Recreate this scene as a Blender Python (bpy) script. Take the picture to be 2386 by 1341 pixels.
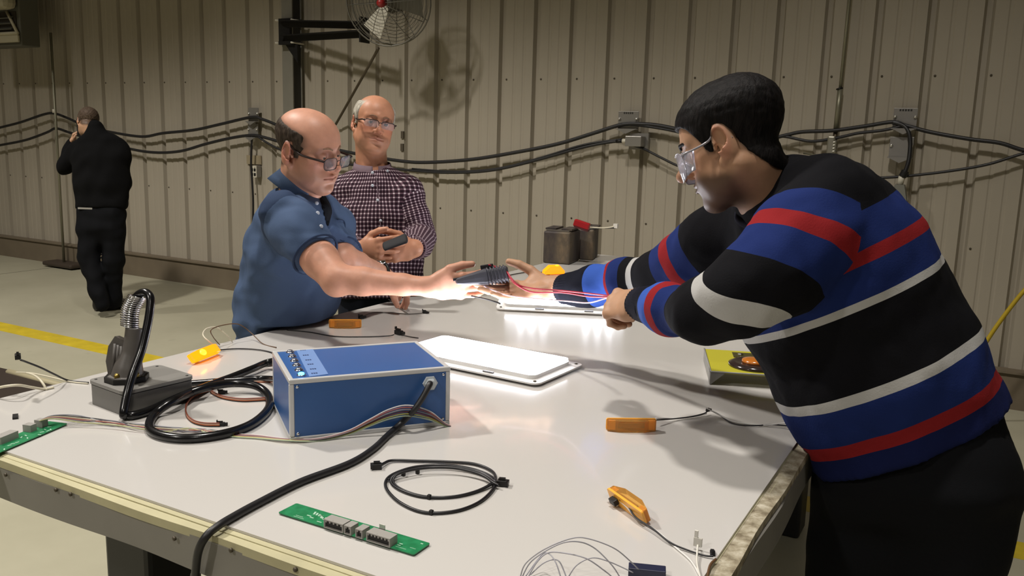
import bpy, bmesh, math, random
import numpy as np
from mathutils import Vector, Matrix, noise
random.seed(7)
for o in list(bpy.data.objects): bpy.data.objects.remove(o)
SC = bpy.context.scene
COL = SC.collection

# ------------------------------------------------------------------ camera
W, H, F, CZ = 2386.0, 1341.0, 2003.3, 1.60
YAW, PITCH, ROLL = .5054, .17406, .02767
def cam_axes():
    cy, sy = math.cos(YAW), math.sin(YAW)
    fw = np.array([-sy*math.cos(PITCH), cy*math.cos(PITCH), -math.sin(PITCH)])
    r = np.array([cy, sy, 0.0]); u = np.cross(r, fw)
    c, s = math.cos(ROLL), math.sin(ROLL)
    return c*r + s*u, -s*r + c*u, fw
CR, CU, CF = cam_axes()
C0 = np.array([0, 0, CZ])
cam_data = bpy.data.cameras.new('camera'); cam = bpy.data.objects.new('camera', cam_data); COL.objects.link(cam)
cam_data.sensor_width = 36.0; cam_data.lens = F/W*36.0; cam_data.clip_start = .02
cam.matrix_world = Matrix(((CR[0], CU[0], -CF[0], 0), (CR[1], CU[1], -CF[1], 0), (CR[2], CU[2], -CF[2], CZ), (0, 0, 0, 1)))
SC.camera = cam
# ------------------------------------------------------------------ exposure, world, lights
vs = SC.view_settings
SC.display_settings.display_device = 'sRGB'
vs.view_transform = 'Standard'; vs.look = 'None'; vs.exposure = 0.0; vs.gamma = 1.0; vs.use_curve_mapping = False
wd = bpy.data.worlds.new('world'); SC.world = wd; wd.use_nodes = True
wd.node_tree.nodes['Background'].inputs[0].default_value = (.93, .93, .9, 1)
wd.node_tree.nodes['Background'].inputs[1].default_value = .12
def high_bay(x, y, z, power, ang=118, size=.2, color=(1, .945, .875), blend=.4):
    l = bpy.data.lights.new('high_bay_lamp', 'SPOT'); l.energy = power; l.color = color
    l.spot_size = math.radians(ang); l.spot_blend = blend; l.shadow_soft_size = size
    o = bpy.data.objects.new('high_bay_lamp', l); COL.objects.link(o); o.location = (x, y, z)
    return o
for x, y, p in ((-9.4, .8, 600), (-5.0, 1.2, 1150), (-.8, 1.2, 640), (-7.2, -4.0, 560), (-2.6, -4.0, 640), (2.6, -3.0, 300)):
    high_bay(x, y, 6.0, p)

# ------------------------------------------------------------------ pixel -> place (real planes of the room)
T = 1.02                                  # table top height
YW = 6.157                                # wall plane
def ray(px, py): return CF + (px-W/2)/F*CR - (py-H/2)/F*CU
def onz(px, py, z): d = ray(px, py); return C0 + d*((z-CZ)/d[2])
def ony(px, py, y): d = ray(px, py); return C0 + d*(y/d[1])
def onpl(px, py, p0, n): d = ray(px, py); n = np.array(n); return C0 + d*(np.dot(np.array(p0)-C0, n)/np.dot(d, n))
def P(px, py, dep): return C0 + ray(px, py)*dep
def tz(px, py, h=0.0): return onz(px, py, T+h)
def wl(px, py, off=.05): return ony(px, py, YW-off)

# ------------------------------------------------------------------ materials
def srgb(h):
    if isinstance(h, str):
        c = [int(h[i:i+2], 16)/255 for i in (0, 2, 4)]
    else: c = h
    return tuple(x/12.92 if x <= .04045 else ((x+.055)/1.055)**2.4 for x in c)
class Mat:
    def __init__(s, name, col='808080', rough=.5, metal=0, spec=.5):
        s.m = bpy.data.materials.new(name); s.m.use_nodes = True
        s.nt = s.m.node_tree; s.N = s.nt.nodes; s.L = s.nt.links
        s.b = s.N['Principled BSDF']
        s.col = srgb(col) + (1,)
        s.set('Base Color', s.col); s.set('Roughness', rough); s.set('Metallic', metal); s.set('Specular IOR Level', spec)
    def set(s, k, v): s.b.inputs[k].default_value = v; return s
    def n(s, t, **kw):
        nd = s.N.new(t)
        for k, v in kw.items():
            if k.startswith('i_'): nd.inputs[k[2:].replace('_', ' ')].default_value = v
            else: setattr(nd, k, v)
        return nd
    def coord(s, kind='Object', scale=(1, 1, 1)):
        tc = s.n('ShaderNodeTexCoord'); mp = s.n('ShaderNodeMapping'); mp.inputs['Scale'].default_value = scale
        s.L.new(tc.outputs[kind], mp.inputs[0]); return mp.outputs[0]
    def noise(s, scale=10, detail=4, rough=.6, vec=None, stretch=(1, 1, 1)):
        nz = s.n('ShaderNodeTexNoise'); nz.inputs['Scale'].default_value = scale; nz.inputs['Detail'].default_value = detail
        nz.inputs['Roughness'].default_value = rough
        s.L.new(vec or s.coord(scale=stretch), nz.inputs['Vector']); return nz.outputs['Fac']
    def ramp(s, fac, stops, interp='LINEAR'):
        r = s.n('ShaderNodeValToRGB'); e = r.color_ramp; e.interpolation = interp
        while len(e.elements) < len(stops): e.elements.new(.5)
        for el, (p, c) in zip(e.elements, stops):
            el.position = p; el.color = (srgb(c) if isinstance(c, str) else tuple(c)[:3]) + (1,)
        s.L.new(fac, r.inputs[0]); return r.outputs[0]
    def mix(s, fac, a, b):
        m = s.n('ShaderNodeMix', data_type='RGBA')
        for i, v in ((0, fac), (6, a), (7, b)):
            if hasattr(v, 'node'): s.L.new(v, m.inputs[i])
            else: m.inputs[i].default_value = v if i == 0 else ((srgb(v)+(1,)) if isinstance(v, str) else v)
        return m.outputs[2]
    def math(s, op, a, b=0.0, c=0.0):
        m = s.n('ShaderNodeMath', operation=op)
        for i, v in enumerate((a, b, c)):
            if hasattr(v, 'node'): s.L.new(v, m.inputs[i])
            else: m.inputs[i].default_value = v
        return m.outputs[0]
    def attr(s, name):
        a = s.n('ShaderNodeAttribute'); a.attribute_name = name; return a.outputs['Fac']
    def base(s, sock): s.L.new(sock, s.b.inputs['Base Color']); return s
    def mottle(s, scale, amt, detail=5, stretch=(1, 1, 1)):
        f = s.noise(scale, detail, stretch=stretch); c = s.col
        return s.base(s.ramp(f, [(.3, [x*(1-amt) for x in c]), (.7, [min(1, x*(1+amt)) for x in c])]))
    def bump(s, fac, strength=.3, dist=.002):
        b = s.n('ShaderNodeBump'); b.inputs['Strength'].default_value = strength; b.inputs['Distance'].default_value = dist
        s.L.new(fac, b.inputs['Height']); s.L.new(b.outputs[0], s.b.inputs['Normal']); return s
    def emit(s, col, st):
        s.set('Emission Color', srgb(col)+(1,)); s.set('Emission Strength', st); return s
MC = {}
def mk(name, *a, **k):
    if name not in MC: MC[name] = Mat(name, *a, **k)
    return MC[name]

# ------------------------------------------------------------------ objects
WM = {}
def tagp(o, label=None, cat=None, group=None, kind=None):
    for k, v in (('label', label), ('category', cat), ('group', group), ('kind', kind)):
        if v: o[k] = v
    return o
def thing(name, label, cat, loc=(0, 0, 0), rz=0, group=None, M=None):
    o = bpy.data.objects.new(name, None); COL.objects.link(o); o.empty_display_size = .05
    if M is None: M = Matrix.Translation(Vector(loc)) @ Matrix.Rotation(rz, 4, 'Z')
    o.matrix_world = M; WM[o] = M
    return tagp(o, label, cat, group)
class MB:
    """collects shapes into one mesh"""
    def __init__(s): s.v = []; s.f = []; s.sm = []; s.mi = []
    def add(s, v, f, smooth=False, mi=0):
        b = len(s.v); s.v += [tuple(map(float, p)) for p in v]; s.f += [tuple(i+b for i in q) for q in f]
        s.sm += [smooth]*len(f); s.mi += [mi]*len(f); return s
    def xf(s, M):
        s.v = [tuple(M @ Vector(p)) for p in s.v]; return s
    def box(s, c, d, M=None, bev=0, mi=0):
        hx, hy, hz = d[0]/2, d[1]/2, d[2]/2
        if bev <= 0:
            v = [(x*hx, y*hy, z*hz) for z in (-1, 1) for y in (-1, 1) for x in (-1, 1)]
            f = [(0, 2, 3, 1), (4, 5, 7, 6), (0, 1, 5, 4), (2, 6, 7, 3), (0, 4, 6, 2), (1, 3, 7, 5)]
        else:
            bm = bmesh.new(); bmesh.ops.create_cube(bm, size=1)
            for q in bm.verts: q.co = Vector((q.co.x*d[0], q.co.y*d[1], q.co.z*d[2]))
            bmesh.ops.bevel(bm, geom=bm.edges[:], offset=bev, segments=2, profile=.5, affect='EDGES')
            bm.verts.index_update(); v = [tuple(q.co) for q in bm.verts]; f = [tuple(q.index for q in fc.verts) for fc in bm.faces]; bm.free()
        c = Vector(c)
        v = [((M @ Vector(p)) if M is not None else Vector(p)) + c for p in v]
        return s.add(v, f, False, mi)
    def prism(s, poly, h0, h1, M=None, mi=0):
        n = len(poly); v = [(x, y, h0) for x, y in poly] + [(x, y, h1) for x, y in poly]
        f = [tuple(range(n-1, -1, -1)), tuple(range(n, 2*n))] + [(i, (i+1) % n, n+(i+1) % n, n+i) for i in range(n)]
        if M is not None: v = [M @ Vector(p) for p in v]
        return s.add(v, f, False, mi)
    def lathe(s, prof, n=20, M=None, smooth=True, mi=0):
        v = []; f = []; m = len(prof)
        for i in range(n):
            a = 2*math.pi*i/n
            for r, z in prof: v.append((r*math.cos(a), r*math.sin(a), z))
        for i in range(n):
            j = (i+1) % n
            for k in range(m-1): f.append((i*m+k, j*m+k, j*m+k+1, i*m+k+1))
        f.append(tuple(i*m for i in range(n-1, -1, -1))); f.append(tuple(i*m+m-1 for i in range(n)))
        if M is not None: v = [M @ Vector(p) for p in v]
        return s.add(v, f, smooth, mi)
    def cyl(s, a, b, r, n=12, r2=None, smooth=True, mi=0):
        a, b = Vector(a), Vector(b); d = b-a; q = d.to_track_quat('Z', 'Y').to_matrix().to_4x4()
        return s.lathe([(r, 0), (r2 if r2 is not None else r, d.length)], n, Matrix.Translation(a) @ q, smooth, mi)
    def tube(s, pts, r, n=8, closed=False, mi=0):
        pts = [Vector(p) for p in pts]; m = len(pts); rr = r if hasattr(r, '__len__') else [r]*m
        v = []; f = []; up = None
        for i in range(m):
            if closed: t = pts[(i+1) % m]-pts[i-1]
            else: t = pts[min(i+1, m-1)]-pts[max(i-1, 0)]
            if t.length < 1e-9: t = Vector((0, 0, 1))
            t.normalize()
            if up is None:
                up = Vector((0, 0, 1)) if abs(t.z) < .9 else Vector((1, 0, 0))
            up = up - t*up.dot(t)
            if up.length < 1e-6: up = t.orthogonal()
            up.normalize(); w = t.cross(up)
            for k in range(n):
                a = 2*math.pi*k/n; v.append(pts[i] + (up*math.cos(a)+w*math.sin(a))*rr[i])
        for i in range(m if closed else m-1):
            j = (i+1) % m
            for k in range(n): f.append((i*n+k, i*n+(k+1) % n, j*n+(k+1) % n, j*n+k))
        if not closed: f.append(tuple(range(n-1, -1, -1))); f.append(tuple((m-1)*n+k for k in range(n)))
        return s.add(v, f, True, mi)
    def ball(s, c, r, n=12, sc=(1, 1, 1), M=None, mi=0):
        pr = [(max(1e-4, math.sin(math.pi*k/n))*r, -math.cos(math.pi*k/n)*r) for k in range(n+1)]
        X = Matrix.Diagonal((*sc, 1))
        if M is not None: X = M.to_4x4() @ X
        return s.lathe(pr, 2*n, Matrix.Translation(Vector(c)) @ X, True, mi)
    def build(s, name, mat, parent=None, label=None, world=True, kind=None, flip=False):
        v = s.v
        if parent is not None and world and parent in WM:
            I = WM[parent].inverted(); v = [tuple(I @ Vector(p)) for p in v]
        me = bpy.data.meshes.new(name); me.from_pydata(v, [], s.f)
        me.polygons.foreach_set('use_smooth', s.sm)
        for m in (mat if isinstance(mat, (list, tuple)) else [mat]): me.materials.append(m.m)
        me.polygons.foreach_set('material_index', s.mi)
        bm = bmesh.new(); bm.from_mesh(me); bmesh.ops.recalc_face_normals(bm, faces=bm.faces[:]); bm.to_mesh(me); bm.free()
        me.update()
        o = bpy.data.objects.new(name, me); COL.objects.link(o)
        if parent is not None:
            o.parent = parent; WM[o] = WM.get(parent, Matrix.Identity(4))
        return tagp(o, label, kind=kind)
def whole(mb, name, mat, label, cat, loc, group=None):
    """a thing that is a single mesh, origin at loc"""
    L = Vector([float(x) for x in loc]); mb.v = [tuple(Vector(p)-L) for p in mb.v]
    o = mb.build(name, mat); o.location = L; WM[o] = Matrix.Translation(L)
    return tagp(o, label, cat, group)
def link_copy(src, parent, M=None):
    c = src.copy(); COL.objects.link(c); c.parent = parent
    if M is not None: c.matrix_local = M
    return c
def cr(pts, n=8, closed=False):
    """Catmull-Rom through the points"""
    p = [np.array(q, float) for q in pts]; out = []; m = len(p)
    for i in range(m if closed else m-1):
        if closed: a, b, c, d = p[i-1], p[i], p[(i+1) % m], p[(i+2) % m]
        else: a, b, c, d = p[max(i-1, 0)], p[i], p[i+1], p[min(i+2, m-1)]
        for k in range(n):
            t = k/n; out.append(.5*((2*b)+(c-a)*t+(2*a-5*b+4*c-d)*t*t+(3*b-a-3*c+d)*t**3))
    if not closed: out.append(p[-1])
    return out
def frame(x, z=None, y=None):
    """rotation with given X axis and approx Z"""
    x = Vector(x).normalized(); z = Vector(z if z is not None else (0, 0, 1)); y = z.cross(x).normalized(); z = x.cross(y)
    return Matrix((x, y, z)).transposed()
def M4(R3, loc): return Matrix.Translation(Vector([float(q) for q in loc])) @ R3.to_4x4()
# ================================================================== the room
m_wall = mk('painted_wall_sheet', '9f9788', .55, spec=.3); m_wall.mottle(1.3, .07, 6, (1, 1, .35))
m_floor = mk('concrete_floor', 'a69e88', .42, spec=.35)
_f = m_floor.noise(1.1, 6); _g = m_floor.noise(14, 6)
_s = m_floor.ramp(m_floor.noise(3.3, 3), [(.66, (0, 0, 0)), (.72, (1, 1, 1))])
_c = m_floor.ramp(_f, [(.3, '9c9883'), (.7, 'aeaa95')])
_c = m_floor.mix(m_floor.math('MULTIPLY', _s, .25), _c, '6f6858')
m_floor.base(_c); m_floor.bump(_g, .08, .003)
m_curb = mk('brown_grey_curb', '6a5f4e', .7); m_curb.mottle(4, .12)
m_ceil = mk('ceiling_sheet', '8f8a7c', .7)
m_yline = mk('yellow_floor_paint', 'bfa826', .5); m_yline.mottle(9, .14)
m_dark = mk('dark_joint', '39352d', .8)
def struct(mb, name, mat, parent=None):
    o = mb.build(name, mat, parent)
    if parent is None: o['kind'] = 'structure'
    return o
RX0, RX1, RY0, RZ1 = -15.0, 7.0, -9.0, 6.6
floor = struct(MB().box(((RX0+RX1)/2, (RY0+YW)/2, -.06), (RX1-RX0, YW-RY0, .12)), 'floor', m_floor)
MB().box((-4, 3.876, .0006), (21.9, .175, .0012)).build('floor_line', m_yline, floor, 'yellow painted line')
MB().box((-4, 3.05, .0004), (21.9, .009, .0008)).build('floor_joint', m_dark, floor)
MB().box((-9.2, 2.6, .0004), (.009, 6.9, .0008)).build('floor_joint', m_dark, floor)
struct(MB().box(((RX0+RX1)/2, (RY0+YW)/2, RZ1+.06), (RX1-RX0, YW-RY0, .12)), 'ceiling', m_ceil)
struct(MB().box((RX0-.06, (RY0+YW)/2, RZ1/2), (.12, YW-RY0, RZ1)), 'wall_left', m_wall)
struct(MB().box((RX1+.06, (RY0+YW)/2, RZ1/2), (.12, YW-RY0, RZ1)), 'wall_right', m_wall)
struct(MB().box(((RX0+RX1)/2, RY0-.06, RZ1/2), (RX1-RX0, .12, RZ1)), 'wall_front', m_wall)
wall = struct(MB().box(((RX0+RX1)/2, YW+.13, RZ1/2), (RX1-RX0, .12, RZ1)), 'wall_back', m_wall)
# ribbed sheet panels, three ribs each
PITCHX = .3107
prof = []
for k in range(3):
    x = k*PITCHX
    prof += [(x, 0), (x+.014, -.036), (x+.044, -.036), (x+.060, 0), (x+.131, 0), (x+.139, -.004), (x+.153, -.004), (x+.161, 0),
             (x+.216, 0), (x+.224, -.004), (x+.238, -.004), (x+.246, 0)]
prof.append((3*PITCHX-.0015, 0))
x0 = -5.056-.085-PITCHX*30
pm = None; ZP0 = .20
npan = int((RX1-x0)/(3*PITCHX))
for i in range(npan):
    px = x0+i*3*PITCHX
    if px < RX0: continue
    if pm is None:
        mb = MB(); n = len(prof)
        v = [(x, -h, z) for z in (0, RZ1-ZP0) for x, h in prof] + [(x, -h+.012, z) for z in (0, RZ1-ZP0) for x, h in prof]
        f = [(k, k+1, n+k+1, n+k) for k in range(n-1)]
        f += [(2*n+k+1, 2*n+k, 3*n+k, 3*n+k+1) for k in range(n-1)]
        f += [(2*n+k, 2*n+k+1, k+1, k) for k in range(n-1)] + [(n+k, n+k+1, 3*n+k+1, 3*n+k) for k in range(n-1)]
        f += [(0, n, 3*n, 2*n), (n-1, 3*n-1+0, 4*n-1, 2*n-1)] if False else [(0, n, 3*n, 2*n), (n-1, 3*n-1, 4*n-1, 2*n-1)]
        mb.add(v, f)
        pm = mb.build('wall_panel', m_wall, wall); o = pm
    else: o = link_copy(pm, wall)
    o.location = (px, YW, ZP0)
# screws
m_screw = mk('dull_screw', '4d463a', .5, .4)
sc0 = None
for z in (2.05, .98, 3.9):
    k = 0
    while True:
        x = x0+k*PITCHX+.078; k += 1
        if x > 1.2: break
        if x < -11 or (z > 3 and x < -9): continue
        if sc0 is None:
            sc0 = MB().lathe([(.0075, 0), (.0075, .004), (.004, .007)], 6, Matrix.Rotation(math.pi/2, 4, 'X')).build('screw', m_screw, wall); o = sc0
        else: o = link_copy(sc0, wall)
        o.location = (x, YW-.0005, z)
bb = MB().box(((RX0+RX1)/2, YW-.035, .115), (RX1-RX0, .09, .23)).box(((RX0+RX1)/2, YW-.045, .237), (RX1-RX0, .11, .014))
struct(bb, 'baseboard_back', m_curb)

# ---- steel column
m_steel = mk('grey_green_steel', '77746a', .5, .1); m_steel.mottle(5, .08)
m_blk = mk('black_iron', '1d1c1c', .45, .3)
cx = wl(678, 195, .12)[0]
col = thing('steel_column', 'grey steel I-beam column standing against the ribbed wall behind the blue polo man', 'column', (cx, YW-.12, 0))
MB().box((cx, YW-.155, 3.3), (.125, .012, 6.59)).build('flange', m_steel, col)
MB().box((cx, YW-.040, 3.3), (.125, .012, 6.59)).build('flange', m_steel, col)
MB().box((cx+.045, YW-.0975, 3.3), (.016, .103, 6.59)).build('web', mk('shaded_steel', '2a2926', .6), col)  # web coloured dark to stand for the shade in the recess
# ---- wall fan on its bracket
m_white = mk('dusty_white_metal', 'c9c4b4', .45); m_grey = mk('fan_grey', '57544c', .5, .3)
m_cage = mk('cage_wire', '6a675e', .45, .5)
YF = YW-.62
def fpl(px, py, y=YF): return Vector(ony(px, py, y))
fc = fpl(905, 4); fr = (fpl(990, 4)-fpl(820, 4)).length/2*.93
fan = thing('wall_fan', 'round caged grey wall fan with a red hub and one blade coloured pale as lit', 'fan', fc)
fdir = Vector((.28, -1, -.22)).normalized()                        # it blows into the room, downwards
FR = frame(Vector((1, 0, 0)) - fdir*fdir.x, z=fdir)               # local z = axis
FR = Matrix((Vector(FR.col[0]), fdir.cross(Vector(FR.col[0])), fdir)).transposed()
FM = M4(FR, fc)
def ringpts(r, z, n=40): return [FM @ Vector((r*math.cos(2*math.pi*i/n), r*math.sin(2*math.pi*i/n), z)) for i in range(n)]
def dome(r): return .10*(1-(r/fr)**2)
for side, nm in ((1, 'front_grille'), (-1, 'rear_grille')):
    mb = MB()
    for k in range(1, 13):
        r = fr*k/13; mb.tube(ringpts(r, side*(dome(r)+.05)), .0022, 4, True)
    for k in range(12):
        a = 2*math.pi*k/12
        mb.tube([FM @ Vector((r*math.cos(a), r*math.sin(a), side*(dome(r)+.05))) for r in np.linspace(.03, fr, 7)], .0028, 4)
    mb.build(nm, m_cage, fan)
mb = MB(); mb.tube(ringpts(fr, .05), .006, 6, True); mb.tube(ringpts(fr, -.05), .006, 6, True)
mb.build('rim', m_cage, fan)
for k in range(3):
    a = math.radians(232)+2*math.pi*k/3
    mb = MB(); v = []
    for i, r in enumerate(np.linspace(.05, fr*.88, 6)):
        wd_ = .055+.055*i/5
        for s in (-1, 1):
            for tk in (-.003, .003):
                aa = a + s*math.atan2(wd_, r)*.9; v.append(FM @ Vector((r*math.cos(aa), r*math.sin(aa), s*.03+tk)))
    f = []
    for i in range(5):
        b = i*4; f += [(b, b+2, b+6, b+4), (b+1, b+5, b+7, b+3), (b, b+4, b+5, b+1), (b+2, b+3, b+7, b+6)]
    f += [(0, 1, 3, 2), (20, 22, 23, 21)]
    mb.add(v, f).build('blade', m_white if k == 0 else m_grey, fan, 'blade coloured pale as lit' if k == 0 else None)  # light on one blade put into its colour, the others stay grey
MB().lathe([(.075, -.22), (.09, -.2), (.09, -.08), (.05, -.05), (.03, .02)], 18, FM).build('motor', m_grey, fan)
MB().lathe([(.03, .1), (.034, .15), (.028, .175), (.012, .185)], 16, FM).build('hub_cap', mk('red_plastic', '8e1f1f', .35), fan, 'red hub cap')
# bracket
brk = thing('fan_bracket', 'black steel arm bracket bolted to the column and carrying the fan', 'bracket', (cx, YW-.17, 2.3))
def arm(a, b, r=.035, name='arm'):
    a, b = Vector(a), Vector(b); R_ = frame(b-a); L = (b-a).length
    MB().box((a+b)/2, (L, .012, 2*r), R_).box((a+b)/2+Vector(R_ @ Vector((0, -.03, r))), (L, .06, .010), R_).build(name, m_blk, brk)
YB = YW-.19
tp0, tp1 = Vector(ony(662, 56, YB)), Vector(ony(846, 60, YF+.18)); lp0, lp1 = Vector(ony(664, 91, YB)), Vector(ony(852, 80, YF+.18))
arm(tp0, tp1, .026); arm(lp0, lp1, .026)
MB().box((tp0+lp0)/2, (.13, .014, (tp0-lp0).length+.07)).build('plate', m_blk, brk)
MB().box((tp1+lp1)/2, (.014, .12, .2)).build('yoke', m_blk, brk)
for py in (47, 100):
    q = Vector(ony(668, py, YB-.02)); mb = MB().box(q, (.17, .03, .03))
    mb.box(q+Vector((0, .10, 0)), (.16, .02, .03)); mb.build('clamp', m_blk, brk)
    for dx in (-.105, .08):
        MB().cyl(q+Vector((dx, -.03, 0)), q+Vector((dx, .13, 0)), .008, 8).build('bolt', m_white, brk)
g = Vector(ony(680, 104, YB)); MB().prism([(-.07, 0), (.07, 0), (.07, -.16)], -.006, .006, M4(Matrix(((1, 0, 0), (0, 0, -1), (0, 1, 0))), g)).build('gusset', m_blk, brk)
# diagonal cord from the fan to the wall
m_cable = mk('black_cable', '1b1a1c', .45); m_cord = mk('brown_cord', '4a4030', .6)
def cable(pts, r, name, label, cat='cable', mat=None, n=6, sub=6, group=None):
    c = cr(pts, sub); mb = MB().tube(c, r, n)
    return whole(mb, name, mat or m_cable, label, cat, c[0], group)
cable([ony(882, 112, YF+.06), ony(850, 170, YW-.42), ony(815, 232, YW-.2), ony(782, 290, YW-.06)], .011, 'slack_cord', 'brown cord hanging diagonally between the fan and the wall', 'cord', m_cord)
# ---- heater, top left
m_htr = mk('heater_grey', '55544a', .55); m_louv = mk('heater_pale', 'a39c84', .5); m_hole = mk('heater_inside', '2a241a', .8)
YH = 5.62
h0 = Vector(ony(-70, 128, YH)); h1 = Vector(ony(50, 106, YH)); top = h1.z+.75
xr = h1.x; yb = YH+.21
htr = thing('unit_heater', 'grey box heater with a pale louvre hung high at the left edge', 'heater', (xr-.5, (YH+yb)/2, h1.z))
MB().box((xr-.5, (YH+yb)/2, h1.z+.38), (1.0, yb-YH, .76), bev=.012).build('body', m_htr, htr)
z0 = h1.z
MB().box((xr-.5, YH-.02, z0+.07), (.99, .03, .075), bev=.01).build('lower_rail', m_louv, htr)
p1, p2 = Vector(ony(41, 77, YH-.03)), Vector(ony(16, 27, YH-.03))
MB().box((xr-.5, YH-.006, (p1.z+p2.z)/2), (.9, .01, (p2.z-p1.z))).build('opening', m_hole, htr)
MB().tube([p1, p2], .016, 6).build('louvre_frame', m_louv, htr)
MB().tube([p1, p1-Vector((.8, 0, 0))], .020, 6).build('louvre_frame', m_louv, htr)
p3 = Vector(ony(30, 6, YH-.05))
MB().box((p3.x-.45, YH-.09, p3.z+.06), (.94, .17, .26), bev=.06).build('hood', m_louv, htr)
for k in range(3): MB().box((p1.x-.45, YH-.02, p1.z+(p2.z-p1.z)*(k+1)/4), (.72, .05, .008), Matrix.Rotation(.5, 3, 'X')).build('louvre', m_htr, htr)
# ---- pole on a foot, left wall
pb = onz(150, 623, 0.0); m_pole = mk('galvanised', '85826f', .4, .5)
ptop = ony(118, 76, pb[1]); ps = thing('pole_stand', 'thin grey pole on a flat dark foot behind the man in black', 'pole', (pb[0], pb[1], 0))
MB().tube([pb+np.array([0, 0, .05]), ptop], .014, 8).build('pole', m_pole, ps)
MB().box((pb[0], pb[1], .04), (.52, .2, .05), bev=.02).build('foot', mk('dark_brown_plastic', '3a3027', .6), ps)
MB().cyl(pb+np.array([0, 0, 1.72]), pb+np.array([0, 0, 1.76]), .022, 8).build('collar', m_white, ps)
# yellow scrap on the floor by the foot
# ---- conduit at the right
c0, c1 = ony(2003, -230, YW-.06), ony(1940, 352, YW-.06)
cd = thing('conduit', 'thin grey conduit running down the wall above the striped sweater', 'conduit', (c1[0], c1[1], c1[2]))
MB().tube([c0, ony(1958, 205, YW-.06)], .011, 8).build('pipe', m_pole, cd)
MB().tube([ony(1958, 205, YW-.06), ony(1948, 300, YW-.06)], .017, 8).build('lower_pipe', m_pole, cd)
MB().tube([ony(1948, 300, YW-.06), ony(1938, 385, YW-.06)], .015, 8).build('lower_pipe', mk('brass_dull', '5a5140', .4, .6), cd)
MB().cyl(ony(1956, 205, YW-.06), ony(1956.5, 208, YW-.06), .022, 8).build('coupling', m_blk, cd)
fx = Vector(ony(1937, 338, YW-.08)); mb = MB()
for k in range(4): mb.cyl(fx+Vector((-.02, 0, .02*k-.05)), fx+Vector((.035, -.02, .02*k-.04)), .014, 8)
mb.box(fx, (.05, .05, .12), bev=.01); mb.build('clamp_fitting', mk('zinc', '9a978a', .35, .7), cd)
for k in range(2): MB().tube([ony(1872, 357, YW-.06), ony(1905, 362, YW-.07), ony(1936, 376-k*4, YW-.08)], .006, 6).build('strap_end', m_pole, cd)
# ---- cables on the wall
O = .085
def wc(*pts): return [wl(x, y, O) for x, y in pts]
cable(wc((-420, 300), (-300, 268), (-180, 305), (-80, 316), (0, 297), (50, 284), (100, 267), (126, 264), (160, 276), (205, 296), (255, 307), (330, 318), (380, 310), (450, 303), (510, 290), (585, 273), (612, 278), (650, 293), (760, 340), (830, 358), (935, 375), (1000, 378), (1100, 371), (1200, 355), (1300, 335), (1380, 311), (1450, 290), (1500, 289), (1540, 293), (1600, 305), (1700, 320)), .0145, 'wall_cable', 'long thick black cable, the upper run looped along the ribbed wall')
cable(wc((-420, 350), (-300, 305), (-180, 340), (-80, 352), (0, 338), (60, 326), (110, 308), (130, 299), (160, 308), (205, 322), (300, 346), (360, 355), (420, 352), (480, 335), (540, 321), (588, 315), (620, 321), (660, 333)), .0145, 'wall_cable', 'thick black cable, the lower run left of the column')
cable(wc((588, 316), (600, 318), (625, 334), (660, 350), (760, 376), (960, 397), (1060, 402), (1150, 396), (1250, 373), (1350, 345), (1420, 331), (1452, 329)), .011, 'wall_cable', 'black cable dipping below the upper run and ending at the grey box')
cable(wc((960, 393), (1060, 399), (1160, 392), (1260, 367), (1360, 337), (1450, 324)), .008, 'wall_cable', 'thin black cable close beside the dipping one, right of the plaid man')
cable(wc((1460, 289), (1500, 293), (1550, 301), (1600, 311), (1700, 326)), .010, 'wall_cable', 'short thin black cable from the lettered plate towards the dark-haired head')
cable(wc((1462, 334), (1500, 347), (1540, 367), (1585, 388), (1660, 410)), .009, 'wall_cable', 'single black cable sloping down from the grey box behind the clear glasses')
cable(wc((1700, 320), (1790, 322), (1830, 315), (1870, 307), (1940, 304), (2020, 293), (2080, 284), (2110, 292), (2170, 308), (2260, 324), (2330, 333), (2390, 351), (2480, 362), (2640, 330)), .0125, 'wall_cable', 'black cable above the striped shoulder, running on to the right edge')
cable(wc((1790, 318), (1830, 318), (1890, 329), (1950, 321), (2000, 310), (2060, 303), (2105, 292)), .010, 'wall_cable', 'thin black cable below it, right of the dark-haired head')
cable(wc((2030, 415), (2100, 411), (2200, 400), (2300, 383), (2390, 356), (2480, 340), (2640, 360)), .009, 'wall_cable', 'black cable rising from the hanging socket to the right edge')
cable(wc((587, 318), (585, 380), (588, 430), (590, 480), (588, 560), (586, 640)), .010, 'drop_cable', 'black cable dropping straight down beside the wall outlet')
# ---- plates, boxes
m_plate = mk('zinc_plate', '8e8b86', .35, .5); m_print = mk('black_print', '26241f', .6)
def hanger(px, py, label, w=.13, printed=False):
    c = Vector(wl(px, py, .055)); t = thing('cable_hanger', label, 'bracket', c, group=None)
    MB().box(c, (w, .006, .13), bev=.001).build('plate', m_plate, t)
    MB().box(c+Vector((0, -.02, -.065)), (w*1.05, .05, .006)).prism([(-w/2, 0), (w/2, 0), (0, -.035)], -.003, .003, M4(Matrix(((1, 0, 0), (0, 0, -1), (0, 1, 0))), c+Vector((0, -.045, -.065)))).build('lip', m_plate, t)
    for s in (-1, 1): MB().ball(c+Vector((s*w*.42, -.008, .01)), .011, 6).build('screw_head', mk('bright_screw', 'e6e4de', .2, .9), t)
    MB().cyl(c+Vector((0, .055, 0)), c, .012, 8).build('standoff', m_plate, t)
    if printed:
        mb = MB()
        for k in range(5): mb.box(c+Vector((-.032+.016*k, -.0035, .052)), (.011, .001, .013))
        mb.build('lettering', m_print, t)
hanger(591, 267, 'upper metal hanger plate holding the cable above the wall outlet')
hanger(590, 304, 'lower metal hanger plate just above the wall outlet')
hanger(1464, 280, 'metal hanger plate with small print above the grey box on the wall', .16, True)
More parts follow.
